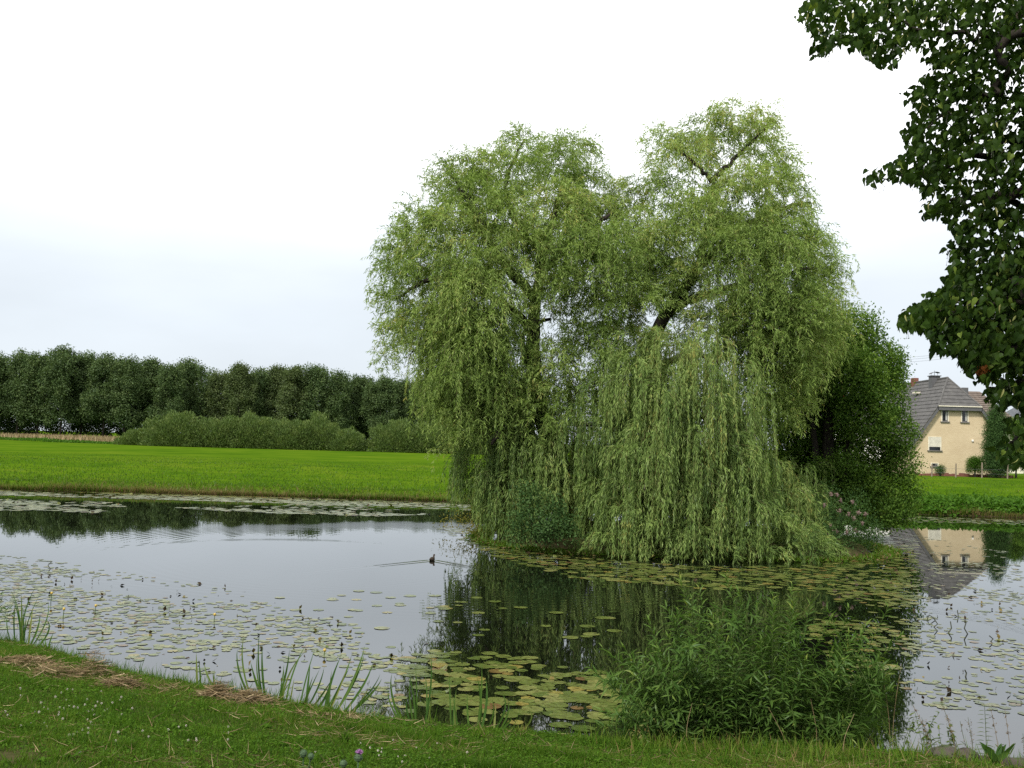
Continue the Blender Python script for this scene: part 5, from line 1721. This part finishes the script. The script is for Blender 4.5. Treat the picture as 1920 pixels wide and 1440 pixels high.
    for k in range(9):
        tp = p + np.array([RNG.uniform(-.16, .16), RNG.uniform(-.1, .1), RNG.uniform(.12, .22)])
        V, Qf, tt = blade_mesh(p + RNG.normal(0, .015, 3), tp, RNG.uniform(.035, .055), np.array([0, 0, .02]), RNG.uniform(.1, .5))
        obj('leaf', V, Qf, M['iris'], r, tt, True)
    # stones
    for i, (px, py, rx, lab) in enumerate([(1768, 1408, 30, 'mossy stone under the seed-headed stalks, leftmost of the row at lower right'), (1806, 1411, 30, 'mossy stone right of the leftmost one in the lower right row'), (1848, 1414, 27, 'brown stone at the foot of the upright weed'), (1884, 1421, 24, 'dark wet stone behind the dock leaves'), (1914, 1430, 32, 'large flat mossy stone in the bottom right corner')]):
        p = on_bank(px, py + 6, .05)
        s = rx * mpp(p[1])
        u, v = np.meshgrid(np.linspace(0, 2 * math.pi, 18, endpoint=False), np.linspace(.02, math.pi - .02, 10))
        d = np.stack([np.cos(u) * np.sin(v), np.sin(u) * np.sin(v), np.cos(v)], -1)
        k = 1 + .12 * np.sin(3 * d[..., 0] + i) + .1 * np.sin(4 * d[..., 1] + 2 * i) + .06 * np.sin(7 * d[..., 2] + d[..., 0] * 5)
        V = (d * k[..., None] * np.array([s, s * .8, s * .55])).reshape(-1, 3) + p + [0, 0, .01]
        a = np.arange(10 * 18).reshape(10, 18)
        Q = np.stack([a[:-1], np.roll(a[:-1], -1, 1), np.roll(a[1:], -1, 1), a[1:]], -1).reshape(-1, 4)
        tag(obj('stone', V, [Q, a[:1], a[-1:, ::-1]], M['stone'], None, None, True), lab, 'stone', 'stones along the bank')
    # thistles whose heads poke up at the bottom edge
    for lab, heads in [('thistle with two green unopened heads at the bottom edge', [((569, 1413), 7, 0), ((583, 1418), 6, 0)]), ('thistle with one open purple head at the bottom edge', [((672, 1420), 8, 1), ((644, 1432), 7, 0)])]:
        Y = 6.6
        c = at(heads[0][0][0], 1413, Y)
        z = float(height(c[0], Y))
        r = thing('thistle', (c[0], Y, z), lab, 'plant')
        for (hx, hy), hr, op in heads:
            h = at(hx, hy, Y + RNG.uniform(-.05, .05))
            s = hr * mpp(Y)
            MB().tube(spline([(c[0], Y, z - .02), ((c[0] + h[0]) / 2, Y, (z + h[2]) / 2), h], 4), np.linspace(.006, .004, 9), 5).build('stem', M['mudleaf'], r)
            n = 110
            d = rand_dir(n)
            hd = MB()
            hd.tube(np.array([h + [0, 0, q * s] for q in (-1, -.6, 0, .5, .85)]), np.array([.3, .75, .95, .8, .45]) * s, 9)
            V, Fc, T = stamp(KITE, h + d * np.array([.85, .85, .9]) * s * .9, unit(d + [0, 0, .4]), rand_dir(n), s * .45, s * .12, .5)
            hd.add(V, Fc)
            hd.build('flower_bud', M['mudleaf'], r)
            if op:
                n = 90
                d = rand_dir(n)
                d[:, 2] = np.abs(d[:, 2]) + .25
                d[:, 0] += .3
                V, Fc, T = stamp(KITE, np.tile(h + [.1 * s, 0, .75 * s], (n, 1)), unit(d), rand_dir(n), s * 1.25, s * .16, .5)
                obj('flower', V, Fc, M['purple'], r, T)
        k = 30
        t = RNG.uniform(.1, .8, k)
        P = np.array([c[0], Y, z]) + (h - np.array([c[0], Y, z])) * t[:, None]
        V, Fc, T = stamp(LANCE, P, unit(rand_dir(k) + [0, 0, .3]), np.tile([0, 0, 1.0], (k, 1)), RNG.uniform(.05, .10, k), .02, RNG.random(k))
        obj('foliage', V, Fc, M['weed'], r, T)
    # arching willow sprigs entering at the left edge
    p = on_bank(-60, 1190, .1)
    r = thing('willow_sapling', p, 'arching leafy willow sprigs at the left edge of the near bank', 'plant')
    st = MB()
    Ps, Ds = [], []
    for (tx, ty) in [(6, 1108), (12, 1120), (22, 1140), (28, 1150), (10, 1135), (-10, 1090), (18, 1165)]:
        top = at(tx, ty, p[1] + RNG.uniform(-.2, .2))
        P = spline([p, (p + top) / 2 + [-.03, 0, .05], top], 8)
        st.tube(P, np.linspace(.004, .0015, len(P)), 4)
        for q, q2 in zip(P[5:-1], P[6:]):
            for _ in range(2):
                Ps.append(q)
                Ds.append(unit(q2 - q) + RNG.normal(0, .6, 3))
    st.build('stems', M['weed'], r)
    k = len(Ps)
    V, Fc, T = stamp(LANCE, np.array(Ps), np.array(Ds), unit(rand_dir(k) + [0, 0, 1]), RNG.uniform(.05, .09, k), .014, RNG.random(k))
    obj('foliage', V, Fc, M['shrub'], r, T)
weeds()

# ------------------------------------------------------------------ linden boughs reaching in at the right
def linden():
    tx, ty = 7.6, 7.2
    z = float(height(tx, ty))
    r = thing('linden_tree', (tx, ty, z), 'dark linden whose leafy boughs hang into the upper right corner', 'tree')
    MB().tube(spline([(tx, ty, z - .2), (tx, ty, z + 2), (tx - .1, ty + .1, z + 5), (tx - .1, ty, z + 9)], 5), np.linspace(.36, .14, 16), 10).build('trunk', M['bark'], r, True)
    boughs = [[(7.5, 7.2, 6.8), at(2050, -60, 7.4), at(1880, 60, 7.4), at(1720, 60, 7.5), at(1545, 40, 7.5)], [(7.5, 7.2, 6.0), at(1980, 60, 7.0), at(1880, 150, 7.1), at(1820, 200, 7.2), at(1720, 250, 7.3)],
              [(7.5, 7.2, 5.0), at(2020, 260, 7.5), at(1850, 290, 7.6), at(1735, 318, 7.6), at(1640, 333, 7.6)], [(7.5, 7.2, 4.6), at(2020, 380, 7.2), at(1880, 370, 7.3), at(1800, 380, 7.3), at(1745, 395, 7.3)],
              [(7.5, 7.2, 4.4), at(2020, 520, 7.0), at(1900, 560, 7.0), at(1800, 575, 7.1), at(1705, 598, 7.1)], [(7.5, 7.2, 4.0), at(2030, 600, 7.2), at(1920, 640, 7.2), at(1860, 680, 7.2), at(1835, 705, 7.2)],
              [(7.5, 7.2, 3.8), at(2030, 680, 7.4), at(1950, 700, 7.4), at(1890, 725, 7.4), at(1850, 750, 7.4)], [(7.5, 7.2, 3.4), at(2050, 760, 7.3), at(1960, 790, 7.3), at(1910, 820, 7.3), at(1885, 850, 7.3)]]
    for b in boughs:
        P = spline(b, 6)
        P[1:-1] += RNG.normal(0, .035, (len(P) - 2, 3))
        MB().tube(P, np.linspace(.05, .004, len(P)), 6).build('limb', M['bark'], r, True)
    polys = [[(1496, 28), (1520, 5), (1535, -20), (2100, -60), (2100, 640), (1990, 640), (1925, 640), (1880, 600), (1895, 560), (1920, 500), (1850, 480), (1790, 520), (1782, 470), (1790, 440), (1772, 425), (1755, 405), (1735, 412), (1735, 395), (1765, 375),
              (1740, 372), (1720, 350), (1690, 342), (1630, 342), (1628, 332), (1665, 318), (1700, 296), (1708, 270), (1695, 262), (1708, 235), (1722, 205), (1692, 182), (1695, 172), (1728, 165), (1742, 140),
              (1735, 110), (1760, 98), (1755, 80), (1735, 92), (1710, 92), (1690, 98), (1675, 130), (1640, 122), (1615, 100), (1600, 92), (1560, 95), (1530, 112), (1520, 105), (1530, 85), (1512, 55)],
             [(1790, 500), (1930, 480), (1930, 640), (1925, 700), (1880, 700), (1862, 720), (1838, 718), (1840, 700), (1812, 695), (1800, 690), (1802, 665), (1760, 665), (1750, 668), (1752, 645), (1740, 625),
              (1712, 622), (1690, 618), (1685, 605), (1705, 590), (1735, 565), (1765, 552), (1775, 530)],
             [(1845, 745), (1870, 725), (1895, 712), (1990, 690), (1990, 770), (1925, 765), (1885, 765), (1850, 755)],
             [(1870, 850), (1880, 815), (1900, 785), (1930, 770), (2000, 760), (2000, 870), (1930, 885), (1890, 880)]]
    holes = [(1718, 58, 9), (1745, 85, 10), (1765, 88, 14), (1780, 45, 6), (1832, 70, 6), (1845, 300, 10), (1818, 330, 13), (1880, 270, 8), (1905, 510, 9), (1915, 575, 10), (1880, 440, 5), (1800, 200, 4), (1880, 110, 5), (1830, 125, 6), (1835, 465, 5),
             (1780, 370, 7), (1895, 595, 14), (1778, 610, 6), (1840, 640, 6), (1775, 640, 8)]
    Ps, Ws = [], []
    for k, (poly, n) in enumerate(zip(polys, (9600, 2900, 420, 210))):
        poly = np.array(poly, float)
        got = 0
        while got < n:
            q = RNG.uniform(poly.min(0), poly.max(0), (4000, 2))
            q = q[in_poly(q, poly)]
            for h in holes:
                q = q[np.hypot(q[:, 0] - h[0], q[:, 1] - h[1]) > h[2] * RNG.uniform(.6, 1.15, len(q))]
            q = q[:n - got]
            got += len(q)
            for a in q:
                Ps.append(at(a[0] + RNG.normal(0, 5), a[1] - 6 + RNG.normal(0, 5), 7.4 + RNG.normal(0, .42)))
    # canopy beyond the frame, above and to the right
    e = RNG.uniform([3.2, 5.2, 3.2], [9.8, 9.6, 10.5], (30000, 3))
    e = e[np.linalg.norm((e - [7, 7.3, 6.6]) / [3.9, 2.1, 3.9], axis=1) < 1]
    pe = to_px(e)
    inside = (pe[:, 0] < 1935) & (pe[:, 1] > -15)
    e = e[~inside]
    Ps = np.vstack([np.array(Ps), e])
    n = len(Ps)
    D = unit(np.array([-.45, -.1, -.75]) + RNG.normal(0, .42, (n, 3)))
    N = unit(np.array([-.35, -.25, .8]) + RNG.normal(0, .6, (n, 3)))
    L = RNG.uniform(.030, .066, n)
    L[len(Ps) - len(e):] *= 1.5
    grp = vnoise(Ps[:, 0] * 3, Ps[:, 2] * 3, 2.0)
    T = np.clip(RNG.normal(.5, .2, n) + .1 * grp, 0, .92)
    T[RNG.random(n) < .004] = .92
    brown = np.hypot(*(to_px(Ps) - [1845, 692]).T) < 9
    T[brown] = 1.0
    V, Fc, Tt = stamp(HEART, Ps, D, N, L, L * .95, T)
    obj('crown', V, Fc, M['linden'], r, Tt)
    k = RNG.choice(n - len(e), 420, replace=False)
    P = Ps[k] + RNG.normal(0, .02, (420, 3)) + [0, -.05, -.01]
    inview = (to_px(P)[:, 0] < 1925) & (to_px(P)[:, 1] > -5)
    P = np.vstack([P[inview], P[~inview]])
    Db = unit(np.array([-.2, -.1, -1]) + RNG.normal(0, .35, (420, 3)))
    Nb, Lb, Tb = rand_dir(420), RNG.uniform(.05, .08, 420), RNG.random(420)
    for q in range(100):
        V, Fc, Tt = stamp(LANCE, P[q:q + 1], Db[q:q + 1], Nb[q:q + 1], Lb[q:q + 1], .013, Tb[q:q + 1])
        obj('bract', V, Fc, M['bract'], r, Tt)
    P, Db, Nb, Lb, Tb = P[:230], Db[:230], Nb[:230], Lb[:230], Tb[:230]
    V, Fc, Tt = stamp(LANCE, P[100:], Db[100:], Nb[100:], Lb[100:], .013, Tb[100:])
    kind(obj('bracts', V, Fc, M['bract'], r, Tt), 'stuff')
    # little round fruits on thin stalks under the leaves
    mb = MB()
    k = RNG.choice(n - len(e), 500, replace=False)
    for p in Ps[k]:
        q = p + RNG.normal(0, .02, 3) + [0, 0, -.07]
        for _ in range(3):
            c = q + RNG.normal(0, .012, 3)
            s = .0042
            mb.add(np.array([(1, 0, 0), (-1, 0, 0), (0, 1, 0), (0, -1, 0), (0, 0, 1), (0, 0, -1)]) * s + c, np.array([(0, 2, 4), (2, 1, 4), (1, 3, 4), (3, 0, 4), (2, 0, 5), (1, 2, 5), (3, 1, 5), (0, 3, 5)]))
            mb.add(np.array([q + [0, 0, .06], c, c + [.002, 0, 0]]), np.array([(0, 1, 2)]))
    kind(mb.build('fruits', M['stalk'], r), 'stuff')
linden()
